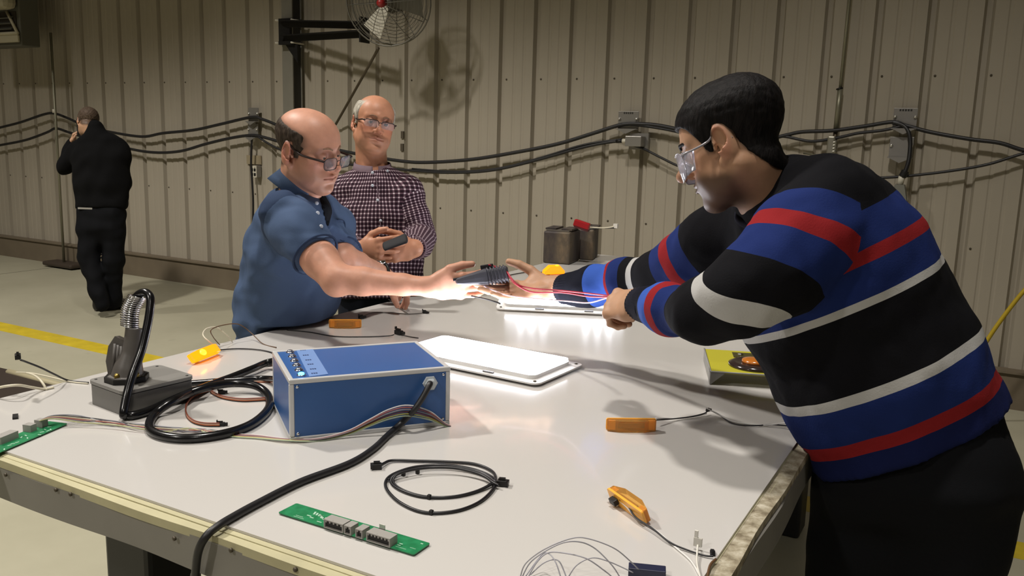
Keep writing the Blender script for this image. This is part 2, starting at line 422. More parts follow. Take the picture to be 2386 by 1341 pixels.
hanger(2109, 276, 'metal hanger plate with small print at the upper right', .14, True)
hanger(2100, 343, 'metal hanger plate below the printed one at the right', .14)
c = Vector(wl(1480, 329, .12)); jb = thing('junction_box', 'small grey junction box on the wall left of the clear glasses', 'box', c)
MB().box(c, (.125, .09, .075), bev=.004).build('body', m_plate, jb); MB().box(c+Vector((.01, .06, 0)), (.15, .03, .12)).build('back_plate', m_plate, jb)
MB().cyl(c-Vector((.062, 0, 0)), c-Vector((.10, 0, 0)), .017, 8).build('connector', m_white, jb); MB().cyl(c-Vector((.1, 0, 0)), c-Vector((.15, 0, .004)), .014, 8).build('cable_grip', m_blk, jb)
c = Vector(wl(597, 399, .04)); ob = thing('wall_outlet', 'double wall outlet with dark sockets below the cable hangers', 'outlet', c)
MB().box(c, (.08, .06, .115), bev=.006).build('box', m_plate, ob); MB().box(c+Vector((0, -.033, 0)), (.076, .006, .11)).build('face_plate', m_white, ob)
for sx in (-1, 1):
    for sz in (-1, 1): MB().box(c+Vector((sx*.018, -.036, sz*.022-.006)), (.025, .012, .030), bev=.005).build('socket', m_blk, ob)
for sx in (-1, 1): MB().ball(c+Vector((sx*.02, -.038, .047)), .008, 6).build('screw_head', m_white, ob)
c = Vector(wl(592, 372, .012)); whole(MB().box(c, (.19, .012, .085)), 'wall_plate', mk('pale_plate', '8d8168', .6), 'pale blank plate on the wall above the outlet', 'plate', c)
c = Vector(wl(2098, 452, .14)); pr = thing('hanging_socket', 'grey socket box hanging on a black cable at the right of the wall', 'socket', c)
MB().prism([(-.035, .06), (.02, .06), (.045, -.05), (.02, -.075), (-.05, -.07), (-.055, -.03)], -.04, .04, M4(Matrix(((1, 0, 0), (0, 0, -1), (0, 1, 0))), c)).build('body', mk('socket_grey', '73736a', .5), pr)
MB().cyl(c+Vector((-.01, 0, .06)), c+Vector((0, 0, .12)), .02, 8).build('cap', m_white, pr)
MB().tube(cr([c+Vector((0, 0, .11)), Vector(wl(2110, 398, .14))]), .024, 8).build('strain_relief', m_blk, pr)
MB().tube(cr([wl(2108, 402, .14), wl(2117, 375, .13), wl(2121, 335, .11), wl(2117, 308, .10), wl(2104, 292, .09), wl(2080, 285, .085)]), .013, 8).build('cord', m_cable, pr)
m_slot = mk('dark_slot', '4c4335', .7)
for k, (px, py) in enumerate(((938, 314), (937, 343))):
    c = Vector(wl(px, py, .006)); whole(MB().box(c, (.028, .014, .062)), 'wall_tab', m_slot, ('upper' if k == 0 else 'lower')+' of two dark tabs on the wall right of the plaid man', 'tab', c)
c = Vector(wl(2006, 399, .03)); whole(MB().box(c, (.07, .02, .045)), 'wall_tag', mk('white_card', 'd8d4c8', .6), 'small white tag on the wall beside the striped shoulder', 'tag', c)
cable([ony(2400, 662, 5.6), ony(2375, 690, 5.6), ony(2340, 735, 5.6), ony(2305, 785, 5.6), ony(2280, 830, 5.6), ony(2240, 930, 5.6)], .012, 'yellow_rope', 'yellow rope slanting down behind the striped back at the right edge', 'rope', mk('yellow_rope', 'b59a1e', .6))
# dark mat/board lying on the floor, left
q = [onz(-60, 845, .012), onz(60, 872, .012), onz(150, 905, .012), onz(60, 945, .012), onz(-60, 915, .012)]
mt = thing('floor_board', 'dark brown board with a pale edge on the floor beyond the table corner', 'board', q[2])
MB().prism([(p[0], p[1]) for p in q], 0.001, .02).build('board', mk('dark_brown_board', '2c2118', .7), mt)
a, b = onz(20, 866, .02), onz(170, 905, .02)
MB().tube([a, (a+b)/2, b], .022, 6).build('edge_strip', mk('pale_edge', 'a39a7c', .6), mt)
# ================================================================== the work table
TX0, TX1, TY0, TY1 = -1.806, -.287, .845, 4.03
m_top = mk('white_laminate', 'c4c1bd', .22, spec=.5); m_top.bump(m_top.noise(2.2, 2), .05, .004)
m_top.set('Coat Weight', .35); m_top.set('Coat Roughness', .06)
m_trim = mk('yellowed_foam_trim', 'b3ad8b', .7); m_trim.mottle(9, .12)
m_crack = mk('torn_foam', '9a917b', .85); m_crack.base(m_crack.ramp(m_crack.noise(48, 6), [(.34, '6b604c'), (.5, '958c76'), (.7, 'bdb6a4')]))
m_fas = mk('grey_tape_board', '7b7872', .5); m_fas.mottle(7, .06)
m_leg = mk('black_table_leg', '1a1a1c', .5)
tbl = thing('work_table', 'large white topped work table with a grey edge in the middle of the hall', 'table', ((TX0+TX1)/2, (TY0+TY1)/2, 0))
def wavy_strip(a, b, w0, w1, z0, z1, amp0, amp1, n=60, seed=1, axis='x'):
    """strip along an edge: inner line wavy by amp0, outer by amp1; returns MB"""
    mb = MB(); v = []; f = []
    for i in range(n+1):
        t = i/n; p = a+(b-a)*t
        e0 = w0+amp0*noise.noise((p*5+seed, .3, seed)); e1 = w1+amp1*noise.noise((p*4, 1.7, seed)); zz = amp1*.6*noise.noise((p*3.1, 4.2, seed))
        for e, z in ((e0, z1), (e1, z1+zz), (e1, z0+zz), (e0, z0)):
            v.append((p, e, z) if axis == 'x' else (e, p, z))
    for i in range(n):
        for k in range(4): f.append((i*4+k, i*4+(k+1) % 4, i*4+4+(k+1) % 4, i*4+4+k))
    f += [(0, 1, 2, 3), tuple(n*4+k for k in (3, 2, 1, 0))]
    return mb.add(v, f)
MB().box(((TX0+TX1)/2, (TY0+TY1)/2, T-.002), (TX1-TX0, TY1-TY0, .004)).build('table_sheet', m_top, tbl, 'white laminate sheet')
MB().box(((TX0+TX1)/2, (TY0+TY1)/2, T-.022), (TX1-TX0+.02, TY1-TY0+.02, .035)).build('core_board', m_trim, tbl)
wavy_strip(TX0-.02, TX1+.02, TY0-.002, TY0-.026, T-.020, T-.006, .001, .006, seed=3).build('edge_trim', m_trim, tbl, 'yellowish front edge trim')
wavy_strip(TY0-.02, TY1+.02, TX1+.002, TX1+.026, T-.020, T-.004, .002, .009, seed=5, axis='y').build('edge_trim', m_crack, tbl, 'torn cracked side edge trim')
wavy_strip(TX0-.02, TX1+.02, TY0-.012, TY0-.024, T-.075, T-.018, .0, .005, seed=8).build('frame_board', m_fas, tbl, 'grey front board')
wavy_strip(TY0-.02, TY1+.02, TX1+.010, TX1+.030, T-.078, T-.018, .0, .007, seed=9, axis='y').build('frame_board', m_fas, tbl)
MB().box((TX0-.016, (TY0+TY1)/2, T-.044), (.014, TY1-TY0, .06)).build('frame_board', m_fas, tbl)
MB().box(((TX0+TX1)/2, TY1+.016, T-.044), (TX1-TX0+.04, .014, .06)).build('frame_board', m_fas, tbl)
MB().box(((TX0+TX1)/2, (TY0+TY1)/2, T-.055), (TX1-TX0-.06, TY1-TY0-.06, .03)).build('underside', m_leg, tbl)
lg = None
for lx, ly in ((TX1-.33, 3.55), (TX0+.25, 3.55), (TX0+.30, 1.15), (TX1-.28, 1.15), (-.93, 1.02)):
    if lg is None:
        lg = MB().box((0, 0, .475), (.14, .14, .95), bev=.012).build('leg', m_leg, tbl, world=False); o = lg
    else: o = link_copy(lg, tbl)
    o.matrix_parent_inverse = WM[tbl].inverted(); o.location = (lx, ly, 0)
sx0 = None
for px, py in ((132, 1140), (166, 1150), (15, 1105), (408, 1253), (540, 1280), (690, 1325)):
    p = ony(px, py, TY0-.027)
    if sx0 is None:
        sx0 = MB().lathe([(.0035, 0), (.0035, .003), (.001, .004)], 8, Matrix.Rotation(math.pi/2, 4, 'X')).build('screw', m_screw, tbl, world=False); o = sx0
    else: o = link_copy(sx0, tbl)
    o.matrix_parent_inverse = WM[tbl].inverted(); o.location = [float(q) for q in p]

# ------------------------------------------------------------------ LED panels
m_led = mk('led_emitter', 'ffffff', .3).emit('f4f6ff', 60.0)
m_lens = mk('led_lens', 'f4f4f2', .12); m_lens.set('Transmission Weight', 1.0); m_lens.set('IOR', 1.12); m_lens.set('Roughness', .05)
m_pan = mk('panel_white', 'd7d5d2', .35); m_panb = mk('panel_grey_back', '77777a', .4, .4)
def rrect(w, h, r, n=5):
    out = []
    for cx_, cy_, a0 in ((w/2-r, h/2-r, 0), (-w/2+r, h/2-r, 90), (-w/2+r, -h/2+r, 180), (w/2-r, -h/2+r, 270)):
        for k in range(n+1):
            a = math.radians(a0+90*k/n); out.append((cx_+r*math.cos(a), cy_+r*math.sin(a)))
    return out
def led_panel(M, w, h, label, glow, side=False):
    t = thing('led_panel', label, 'light panel', M=M, group='lit LED panels on the table')
    def bl(mb, nm, m, lab=None): return mb.build(nm, m, t, lab, world=False)
    bl(MB().prism(rrect(w, h, .02), 0, .004), 'flange', m_pan)
    bl(MB().prism(rrect(w-.05, h-.05, .018), .0042, .014), 'backing', m_pan)
    bl(MB().prism(rrect(w-.054, h-.054, .017), .0142, .0200), 'diffuser', mk('led_diffuser', 'ffffff', .5).emit('f2f5ff', glow))
    mb = MB()
    for cx_ in (-.155, -.115, -.075, .075, .115, .155):
        for cy_ in (-.055, 0, .055):
            mb.lathe([(.0115, .0202), (.0115, .0215), (.006, .0235)], 10, Matrix.Translation((cx_*w/.46, cy_*h/.25, 0)))
    o = bl(mb, 'led_array', m_led, 'brighter LED points under the lens'); o['kind'] = 'stuff'
    for sx in (-1, 1):
        for sy in (-1, 1): bl(MB().lathe([(.004, .004), (.004, .006), (.001, .007)], 8, Matrix.Translation((sx*(w/2-.016), sy*(h/2-.016), 0))), 'screw', m_screw)
    for s in (-1, 1): bl(MB().box((s*w*.18, -h/2+.012, .006), (.03, .006, .004)), 'clip', m_panb)
    return t
ax = Vector((.4615, -.03, 0)).normalized()
pc = Vector((-1.108, 1.868, T+.006))
led_panel(M4(frame(ax), pc), .46, .235, 'lit white LED panel lying on the table behind the blue control box', 14.0)
a2 = Vector((.385, .166, 0)).normalized()
R2 = frame(a2) @ Matrix.Rotation(math.radians(10), 3, 'X')
pc2 = Vector((-1.26, 2.665, T+.026))
led_panel(M4(R2, pc2), .46, .25, 'lit white LED panel farther back under the outstretched arms', 14.0)
whole(MB().box((-1.305, 2.765, T+.019), (.1, .03, .037), Matrix.Rotation(.4, 3, 'Z')), 'panel_shim', m_panb, 'thin grey shim raising the far LED panel', 'spacer', (-1.31, 2.76, T))

# ------------------------------------------------------------------ blue control box
m_blue = mk('blue_panel', '2e5893', .38, spec=.5); m_blue.mottle(6, .05); m_alu = mk('pale_extrusion', 'c4c4c4', .35, .15)
A0 = np.array([-1.109, 1.155, T]); ex = Vector((.186+.260*.04, .260-.186*.04, 0)).normalized(); ez = Vector((0, 0, 1)); ey = ez.cross(ex)
BW, BD, BH = .318, .232, .122
BM = M4(Matrix((ex, ey, ez)).transposed(), A0)            # x along front, y into the box, z up
cb = thing('control_box', 'blue control box with pale frame edges and a row of buttons', 'control box', M=BM)
def cbp(mb, nm, m, lab=None, world=False): return mb.build(nm, m, cb, lab, world)
e = .0095
cbp(MB().box((BW/2, BD/2, BH/2), (BW-.012, BD-.012, BH-.010)), 'inner_shell', m_blk)
cbp(MB().box((BW/2, .003, BH/2), (BW-2*e, .004, BH-2*e)), 'front_panel', m_blue)
cbp(MB().box((BW/2, BD-.003, BH/2), (BW-2*e, .004, BH-2*e)), 'back_panel', m_blue)
cbp(MB().box((.003, BD/2, BH/2), (.004, BD-2*e, BH-2*e)), 'side_panel', m_blue)
cbp(MB().box((BW-.003, BD/2, BH/2), (.004, BD-2*e, BH-2*e)), 'side_panel', m_blue)
cbp(MB().box((BW/2, BD/2, BH-.0035), (BW-2*e, BD-2*e, .004)), 'top_panel', m_blue)
for y in (e/2, BD-e/2):
    for z in (e/2, BH-e/2): cbp(MB().box((BW/2, y, z), (BW, e, e), bev=.002), 'frame_edge', m_alu)
for x in (e/2, BW-e/2):
    for z in (e/2, BH-e/2): cbp(MB().box((x, BD/2, z), (e, BD-2*e, e), bev=.002), 'frame_edge', m_alu)
    for y in (e/2, BD-e/2): cbp(MB().box((x, y, BH/2), (e, e, BH-2*e), bev=.002), 'frame_edge', m_alu)
m_chrome = mk('chrome', 'd8d8dc', .12, 1.0); m_btn = mk('button_steel', 'b9bcc4', .2, .9)
m_bled = mk('blue_led', '49b4ff', .3).emit('4fb8ff', 6)
BI = BM.inverted()
def on_top(px, py, h=0): return BI @ Vector(onz(px, py, T+BH+h))
def on_front(px, py, off=0): return Vector(onpl(px, py, Vector(A0)-ey*off, ey))
b0, b1 = on_top(676, 820), on_top(702, 873)
for k in range(6):
    q = b0.lerp(b1, k/5); z = BH-.0015
    bt = MB().lathe([(.0085, 0), (.0085, .0025), (.0065, .0035), (.0065, .0028)], 16, Matrix.Translation((q.x, q.y, z)))
    o = cbp(bt, 'button', m_chrome)
    WM[o] = BM
    cap = MB().lathe([(.0058, .002), (.0058, .0055), (.004, .0065)], 14, Matrix.Translation((q.x, q.y, z)))
    c_ = cap.build('button_cap', m_bled if k == 5 else m_btn, o, 'glowing blue button cap' if k == 5 else None, world=False)
l0, l1, l2, l3 = on_top(690, 814), on_top(729, 812), on_top(765, 870), on_top(721, 876)
lm = mk('pale_blue_label', '6f8fc4', .4)
lab = MB().prism([(p.x, p.y) for p in (l0, l1, l2, l3)], BH-.0015, BH-.0005); lo_ = cbp(lab, 'label_strip', lm, 'pale blue label strip')
m_ink = mk('label_ink', '2a3a66', .6); mb = MB()
mids = [on_top(706, 815), on_top(712, 826), on_top(718, 837), on_top(723, 847), on_top(729, 858), on_top(732, 868)]
for k, q in enumerate(mids):
    for r in range(2 if k else 1):
        for s in range(3): mb.box((q.x+.0042*(s-1), q.y-.0035*r, BH-.0003), (.003, .0024, .0006))
WM[lo_] = BM; mb.build('lettering', m_ink, lo_, world=False)
for x in (.015, BW-.015):
    for z in (.015, BH-.015): cbp(MB().lathe([(.003, 0), (.003, .0015), (.001, .002)], 8, Matrix.Translation((x, .001, z)) @ Matrix.Rotation(math.pi/2, 4, 'X')), 'screw', m_chrome)
g = on_front(1002, 892); gl = BI @ g
gm = Matrix.Translation((gl.x, .002, gl.z)) @ Matrix.Rotation(math.pi/2, 4, 'X')
cbp(MB().lathe([(.0155, 0), (.0155, .005), (.011, .0055), (.011, .012), (.008, .014)], 6, gm, False), 'cable_gland', mk('pale_nylon', 'b9c0c4', .4), 'pale hexagonal cable gland')
# black mains cord
cpts = [on_front(1002, 892, .004), on_front(1000, 897, .016), on_front(985, 925, .022), on_front(962, 958, .024), tz(935, 985, .016), tz(905, 1012, .007), tz(868, 1046, .0065), tz(812, 1080, .0065), tz(700, 1122, .0065), tz(600, 1172, .0065), tz(540, 1205, .0065), onz(508, 1225, T+.0055),
        ony(480, 1249, TY0-.036), ony(462, 1285, TY0-.042), ony(455, 1341, TY0-.04), ony(452, 1420, TY0-.035), np.array([-.98, TY0-.05, .4]), np.array([-.98, TY0-.06, .03]), np.array([-1.0, TY0-.2, .008]), np.array([-1.1, TY0-.5, .008])]
cable(cpts, .0062, 'power_cord', 'black power cord from the blue box over the front table edge', 'cord', n=10, sub=10)
# wires in front of the blue box
def wires(name, label, paths, cols, r=.0013, cat='wires', group=None):
    t = thing(name, label, cat, paths[0][0], group=group)
    for p, c in zip(paths, cols):
        MB().tube(cr(p, 8), r, 6).build('wire', mk('wire_'+c, c, .45), t)
    return t
def off(pts, d): return [np.array(p)+np.array(d) for p in pts]
W_ = ['c9c6c4', '8a4a48', '6d6668', '7a3c3c', 'b4ae5c', '93a08a']
fr_ = []
for k in range(6):
    d = .009+.0016*(k % 3); u = 2.6*(k-2.5)
    sp = 4.5*(k-2.5)
    fr_.append([tz(470, 1002+u*.6, .002), tz(540, 1013+u*.6, .002), tz(600, 1017+u*.6, .002), tz(672, 1024+u*.35, .002+.0006*k), on_front(740, 1024+u*.5, d), on_front(810, 1008+u*.8, d), on_front(860, 985+sp*.7, d+.004), on_front(905, 965+sp, d+.010), on_front(950, 956+sp*1.1, d+.012), on_front(1000, 967+sp*.9, d+.010), on_front(1035, 988+u*.6, d), on_front(1050, 994+u*.4, d-.002)])
wires('wire_bundle', 'bundle of coloured wires arching across the front of the blue box', fr_, W_, .0014)
# white connector behind the right corner
wires('wire_loop', 'small white wire loop at the right rear corner of the blue box', [[BM @ Vector((BW, .10, .05)), BM @ Vector((BW+.012, .095, .05)), BM @ Vector((BW+.018, .085, .035)), BM @ Vector((BW+.015, .08, .012)), BM @ Vector((BW+.008, .08, .004))]], ['d8d4d0'], .0022)

# ------------------------------------------------------------------ grey enclosure with conduit plug
m_enc = mk('enclosure_grey', '6f6d69', .5); m_enc2 = mk('enclosure_lid', '7f7d79', .42); m_plug = mk('plug_grey', '4f4b47', .42)
eR = Matrix.Rotation(math.radians(-7), 4, 'Z'); EM = Matrix.Translation((-1.544, 1.170, T)) @ eR
enc = thing('enclosure', 'grey plastic enclosure with a black conduit plug on its lid', 'enclosure', M=EM)
def ep(mb, nm, m, lab=None): return mb.build(nm, m, enc, lab, world=False)
ep(MB().prism(rrect(.134, .160, .012, 4), 0, .043), 'body', m_enc)
ep(MB().prism(rrect(.131, .157, .012, 4), .043, .0455), 'gasket', m_blk)
ep(MB().prism(rrect(.138, .164, .014, 4), .0455, .0525), 'lid', m_enc2)
for sx in (-1, 1):
    for sy in (-1, 1): ep(MB().lathe([(.003, .0525), (.003, .0532), (.001, .0534)], 8, Matrix.Translation((sx*.057, sy*.07, 0))), 'screw', m_blk)
plw = onz(296, 884, T+.053); PM = Matrix.Translation(Vector(plw))
# plug: flange, swept body, hinge ear, spring, conduit
def pl(px, py, dy=0.0): return np.array(P(px, py, np.dot(plw-C0, CF)+dy))
ep_w = lambda mb, nm, m, lab=None: mb.build(nm, m, enc, lab, world=True)
ep_w(MB().lathe([(.043, 0), (.043, .007), (.037, .012), (.030, .014)], 8, PM @ Matrix.Rotation(.3, 4, 'Z'), False), 'plug_flange', m_plug)
ep_w(MB().lathe([(.0335, .0), (.0335, .009)], 8, PM @ Matrix.Rotation(.3, 4, 'Z') @ Matrix.Translation((0, 0, -.001)) @ Matrix.Scale(1.32, 4), False), 'gasket_ring', m_blk)
bp = cr([pl(296, 880), pl(300, 850), pl(308, 815), pl(312, 785), pl(314, 764)], 6)
ep_w(MB().tube(bp, list(np.interp(np.linspace(0, 1, len(bp)), [0, .2, .45, .7, 1], [.034, .030, .0215, .019, .0185])), 16), 'plug_body', m_plug)
q = [pl(258, 876), pl(252, 840), pl(258, 805), pl(273, 782), pl(296, 792), pl(300, 840), pl(292, 880)]
mb = MB(); n = len(q); dv = CF*.011
mb.add([a-dv for a in q]+[a+dv for a in q], [tuple(range(n)), tuple(range(2*n-1, n-1, -1))]+[(i, (i+1) % n, n+(i+1) % n, n+i) for i in range(n)])
ep_w(mb, 'plug_cover', m_plug)
for k in range(3):
    a, b = pl(262+9*k, 872-2*k, -.0125), pl(268+7*k, 800+3*k, -.0125)
    ep_w(MB().tube([a, b], .0035, 6), 'plug_rib', m_plug)
for px, py in ((272, 876), (318, 872)): ep_w(MB().cyl(pl(px, py, -.035), pl(px, py, -.02), .006, 8), 'screw_boss', mk('brass', 'a08a4a', .3, .9))
sp0, sp1 = pl(302, 762), pl(320, 690)
mid = pl(304, 722); spc = cr([sp0, mid, sp1], 60); sp = []; turns = 17
axd = Vector(sp1-sp0).normalized(); u0 = axd.orthogonal().normalized(); w0 = axd.cross(u0)
for i, c in enumerate(spc):
    for s in range(1):
        a = 2*math.pi*turns*i/(len(spc)-1); sp.append(np.array(c)+.0178*(np.array(u0)*math.cos(a)+np.array(w0)*math.sin(a)))
spd = cr(sp, 3)
ep_w(MB().tube(spd, .0016, 6), 'spring', m_chrome, 'coiled steel spring')
ep_w(MB().tube([pl(306, 765), pl(309, 740)], .012, 10), 'spring_core', m_plug)
# thick black cable: plug -> over -> table -> coil -> box
RC = .0088
def onbox(px, py, x=-.002): return Vector(onpl(px, py, BM @ Vector((x, 0, 0)), ex))
path = [pl(306, 752), pl(306, 725), pl(312, 700), pl(323, 686, -.004), pl(338, 681, -.010), pl(349, 691, -.018), pl(350, 715, -.024), pl(343, 760, -.034), pl(330, 815, -.048), pl(310, 870, -.068), pl(297, 915, -.082), tz(288, 962, .016)]
path += [tz(293, 966, .009), tz(310, 967, RC), tz(350, 955, RC), tz(400, 932, RC+.002), tz(470, 905, RC+.016), tz(540, 893, RC+.014), tz(595, 898, RC+.01), tz(624, 920, RC), tz(626, 950, RC), tz(590, 985, RC), tz(530, 1008, RC), tz(450, 1020, RC), tz(385, 1016, RC), tz(349, 998, RC), tz(360, 965, RC), tz(410, 930, RC+.016), tz(480, 900, RC+.004), tz(540, 878, RC), tz(590, 858, RC+.006), tz(632, 842, .020)]
path += [BM @ Vector((.085, .40, .055)), BM @ Vector((.085, .30, .075)), BM @ Vector((.085, BD-.004, .078))]
cable(path, RC, 'conduit_cable', 'thick black cable looping from the plug spring in a coil to the blue box', 'cable', mk('glossy_black_cable', '101012', .22), n=12, sub=8)
cable([tz(440, 893, RC), tz(500, 888, RC), tz(560, 884, RC), tz(615, 881, .009), BM @ Vector((.03, .345, .025)), BM @ Vector((.04, .28, .036)), BM @ Vector((.04, BD-.004, .038))], .007, 'short_cable', 'second black cable running straight from the grey enclosure into the blue box', 'cable', mk('glossy_black_cable'), n=10)
# ribbon wires near the coil
rc = ['26221f', 'b55a2c', 'c9a58e', '7a3a28']
def ribbon(pts, cols, dz=.0017): return [[np.array(p)+np.array([0, 0, .0015+k*.0021]) for p in pts] for k in range(len(cols))]
def tp(*q): return [tz(x, y) for x, y in q]
wires('ribbon_wire', 'brown and orange ribbon wires from the blue box curling inside the cable coil', ribbon(tp((640, 932), (600, 935), (560, 936), (520, 930), (497, 920), (490, 913)), rc), rc, .0015)
wires('ribbon_wire', 'curled brown ribbon wire ending in the lower black clip inside the coil', ribbon(tp((486, 914), (455, 925), (436, 945), (434, 968), (448, 985), (475, 993), (512, 994)), rc), rc, .0014)
wires('ribbon_wire', 'orange wire pair beside the straight cable at the rear of the blue box', ribbon(tp((640, 852), (605, 857), (575, 866), (545, 876)), rc[:2]), rc[:2], .0014)
wires('ribbon_wire', 'orange wire under the straight cable left of the blue box', ribbon(tp((640, 890), (600, 891), (560, 891)), rc[1:3]), rc[1:3], .0014)
lw = []
for k, c in enumerate(['8a8a90', '23211f', 'b0a68e', '8e4b3c', '5c5660', 'a9aa7c']):
    j = (k-2.5)
    lw.append([tz(92, 980, .016+.001*k), tz(125, 971+1.5*j, .018), tz(190, 976+3*j, .010), tz(260, 983+2.2*j*(1 if k % 2 else -1), .004+.001*k), tz(320, 992+2*j, .003+.001*k), tz(385, 999+2.2*j, .0025+.001*(k % 3)), tz(440, 1002+2*j*(-1 if k % 2 else 1), .0025), tz(490, 1004+1.6*j, .0025), tz(545, 1012+1.2*j, .002)])
wires('wire_bundle', 'coloured wires from the corner circuit board passing under the cable coil', lw, ['8a8a90', '23211f', 'b0a68e', '8e4b3c', '5c5660', 'a9aa7c'], .0013)
# small black plug connectors
def plug_conn(px, py, label, ang=0.0, s=1.0, h=0.0, cat='connector', world=None):
    p = world if world is not None else tz(px, py, h)
    M = Matrix.Translation(Vector([float(q) for q in p])) @ Matrix.Rotation(ang, 4, 'Z') @ Matrix.Scale(s, 4)
    t = thing('plug_connector', label, cat, M=M)
    MB().box((0, 0, .005), (.018, .010, .009), bev=.001).box((.012, 0, .005), (.008, .007, .006)).build('housing', m_blk, t, world=False)
    MB().box((-.002, 0, .0115), (.013, .004, .003)).box((-.009, 0, .013), (.003, .004, .006)).build('latch', m_blk, t, world=False)
    return t
plug_conn(516, 917, 'small black clip connector on the ribbon at the top of the cable coil', .9, .8)
plug_conn(515, 992, 'small black clip connector at the bottom of the cable coil', .7, .8)
# ------------------------------------------------------------------ circuit boards
m_pcb = mk('green_pcb', '1f7a4a', .35, spec=.5); m_pcb.base(m_pcb.ramp(m_pcb.noise(60, 2), [(.4, '1c7145'), (.6, '258052')]))
m_conn = mk('grey_connector', '97948f', .5); m_silk = mk('white_silkscreen', 'a9c9b4', .5); m_cav = mk('cavity_shade', '1d1b1a', .7)
def silk(mb, x, y, w, h): mb.box((x, y, .0018), (w, h, .0004))
def connector(t, x, y, w, d, h, face=-1):
    """grey shrouded header: hollow block open towards face*Y"""
    th = .0016; mb = MB()
    mb.box((x, y, .0016+h-th/2), (w, d, th)).box((x, y, .0016+th/2), (w, d, th))
    for s in (-1, 1): mb.box((x+s*(w/2-th/2), y, .0016+h/2), (th, d, h-2*th+.0004))
    mb.box((x, y-face*(d/2-.002), .0016+h/2), (w-2*th+.0004, .004, h-2*th+.0004))
    o = mb.build('connector', m_conn, t, world=False)
    mb = MB().box((x, y+face*.0005, .0016+h/2), (w-2*th-.0002, d-.007, h-2*th-.0002))  # dark block fills the hollow, standing for the shade inside
    n = max(1, int(w/.006))
    mb2 = MB()
    for k in range(n): mb2.box((x-w/2+(k+.5)*w/n, y+face*(d/2-.002), .0016+h-th-.0015), (.0022, .003, .003))
    mb2.cyl((x-w*.1, y+face*d*.3, .0016+h-.0003), (x-w*.1, y+face*d*.3, .0016+h+.0002), .0013, 8, mi=0)
    mb.build('shade_fill', m_cav, o, world=False); 
    MB().add(mb2.v, mb2.f).build('key_tabs', m_conn if n > 1 else m_cav, o, world=False)
    return o
B1M = Matrix.Translation((-.777, .9335, T+.0022)) @ Matrix.Rotation(.004, 4, 'Z')
p1b = thing('circuit_board', 'green circuit board with four grey connectors near the front table edge', 'circuit board', M=B1M)
WM[p1b] = B1M
MB().prism(rrect(.254, .0405, .003, 3), 0, .0016).build('board', m_pcb, p1b, world=False)
for x, w in ((-.016, .036), (.0105, .0125), (.0315, .0125), (.066, .042)): connector(p1b, x, -.0135, w, .018, .0135)
mb = MB()
for k in range(4):
    mb.box((-.078+.0055*k, .0075-.001*k, .0018), (.003, .009-.0012*k, .0004), Matrix.Rotation(.4, 3, 'Z'))
for x, y, w, h in ((-.064, .006, .006, .002), (-.058, .001, .005, .004), (-.05, .004, .008, .002), (-.05, -.002, .010, .0016), (-.079, -.004, .008, .002), (-.071, -.007, .007, .002), (-.052, -.012, .009, .0016), (-.09, -.013, .014, .0008), (-.088, -.017, .020, .0008), (.02, .007, .02, .0022), (.018, .003, .014, .002), (-.02, .011, .012, .001), (.093, -.004, .006, .0016), (.093, -.009, .006, .0016), (.10, -.014, .018, .0006), (.115, -.006, .010, .0006), (.118, .012, .004, .002)):
    silk(mb, x, y, w, h)
mb.build('printing', m_silk, p1b, 'white printed marks', world=False)
MB().box((.044, .0165, .006), (.010, .0015, .009)).build('tab', mk('clear_tab', 'd0cdc4', .3), p1b, world=False)
MB().box((.044, .0150, .0025), (.011, .0028, .003)).build('tab_seat', m_blk, p1b, world=False)
B2M = Matrix.Translation((-1.587, .895, T+.0022)) @ Matrix.Rotation(math.radians(62), 4, 'Z')
# second board over the corner; measured from its right corner
ca, cb_, cc = tz(158, 990), tz(-10, 1062), tz(85, 968)
bx = Vector(ca-cb_); bx.z = 0; bl_ = .254; bx.normalize()
by = Vector((-bx.y, bx.x, 0)); ctr = Vector(ca)-bx*bl_/2+by*.022
B2M = M4(Matrix((bx, by, Vector((0, 0, 1)))).transposed(), ctr+Vector((0, 0, .0022)))
p2b = thing('circuit_board', 'green circuit board with grey connectors poking over the left table corner', 'circuit board', M=B2M)
MB().prism(rrect(bl_, .044, .003, 3), 0, .0016).build('board', m_pcb, p2b, world=False)
B2I = B2M.inverted()
for (px, py, w) in ((80, 985, .015), (54, 996, .015), (8, 1020, .040), (-40, 1045, .036)):
    q = B2I @ Vector(onz(px, py, T+.008)); connector(p2b, q.x, max(-.01, min(q.y, .0135)), w, .018, .0135, face=1)
mb = MB()
for px, py in ((115, 994), (105, 1000), (112, 1003), (98, 1006), (92, 1012), (60, 1014), (50, 1018), (64, 1020), (30, 1033), (40, 1030), (22, 1037), (10, 1046), (118, 1000), (101, 992)):
    q = B2I @ Vector(onz(px, py, T+.004)); mb.box((q.x, q.y, .0018), (.007, .0022, .0006), Matrix.Rotation(px*.7, 3, 'Z'))
mb.build('printing', m_silk, p2b, world=False)
q = tz(36, 972); whole(MB().box(q+np.array([0, 0, .002]), (.026, .010, .004), Matrix.Rotation(-.55, 3, 'Z')), 'chip', m_blk, 'tiny dark chip lying on the table behind the corner circuit board', 'chip', q)
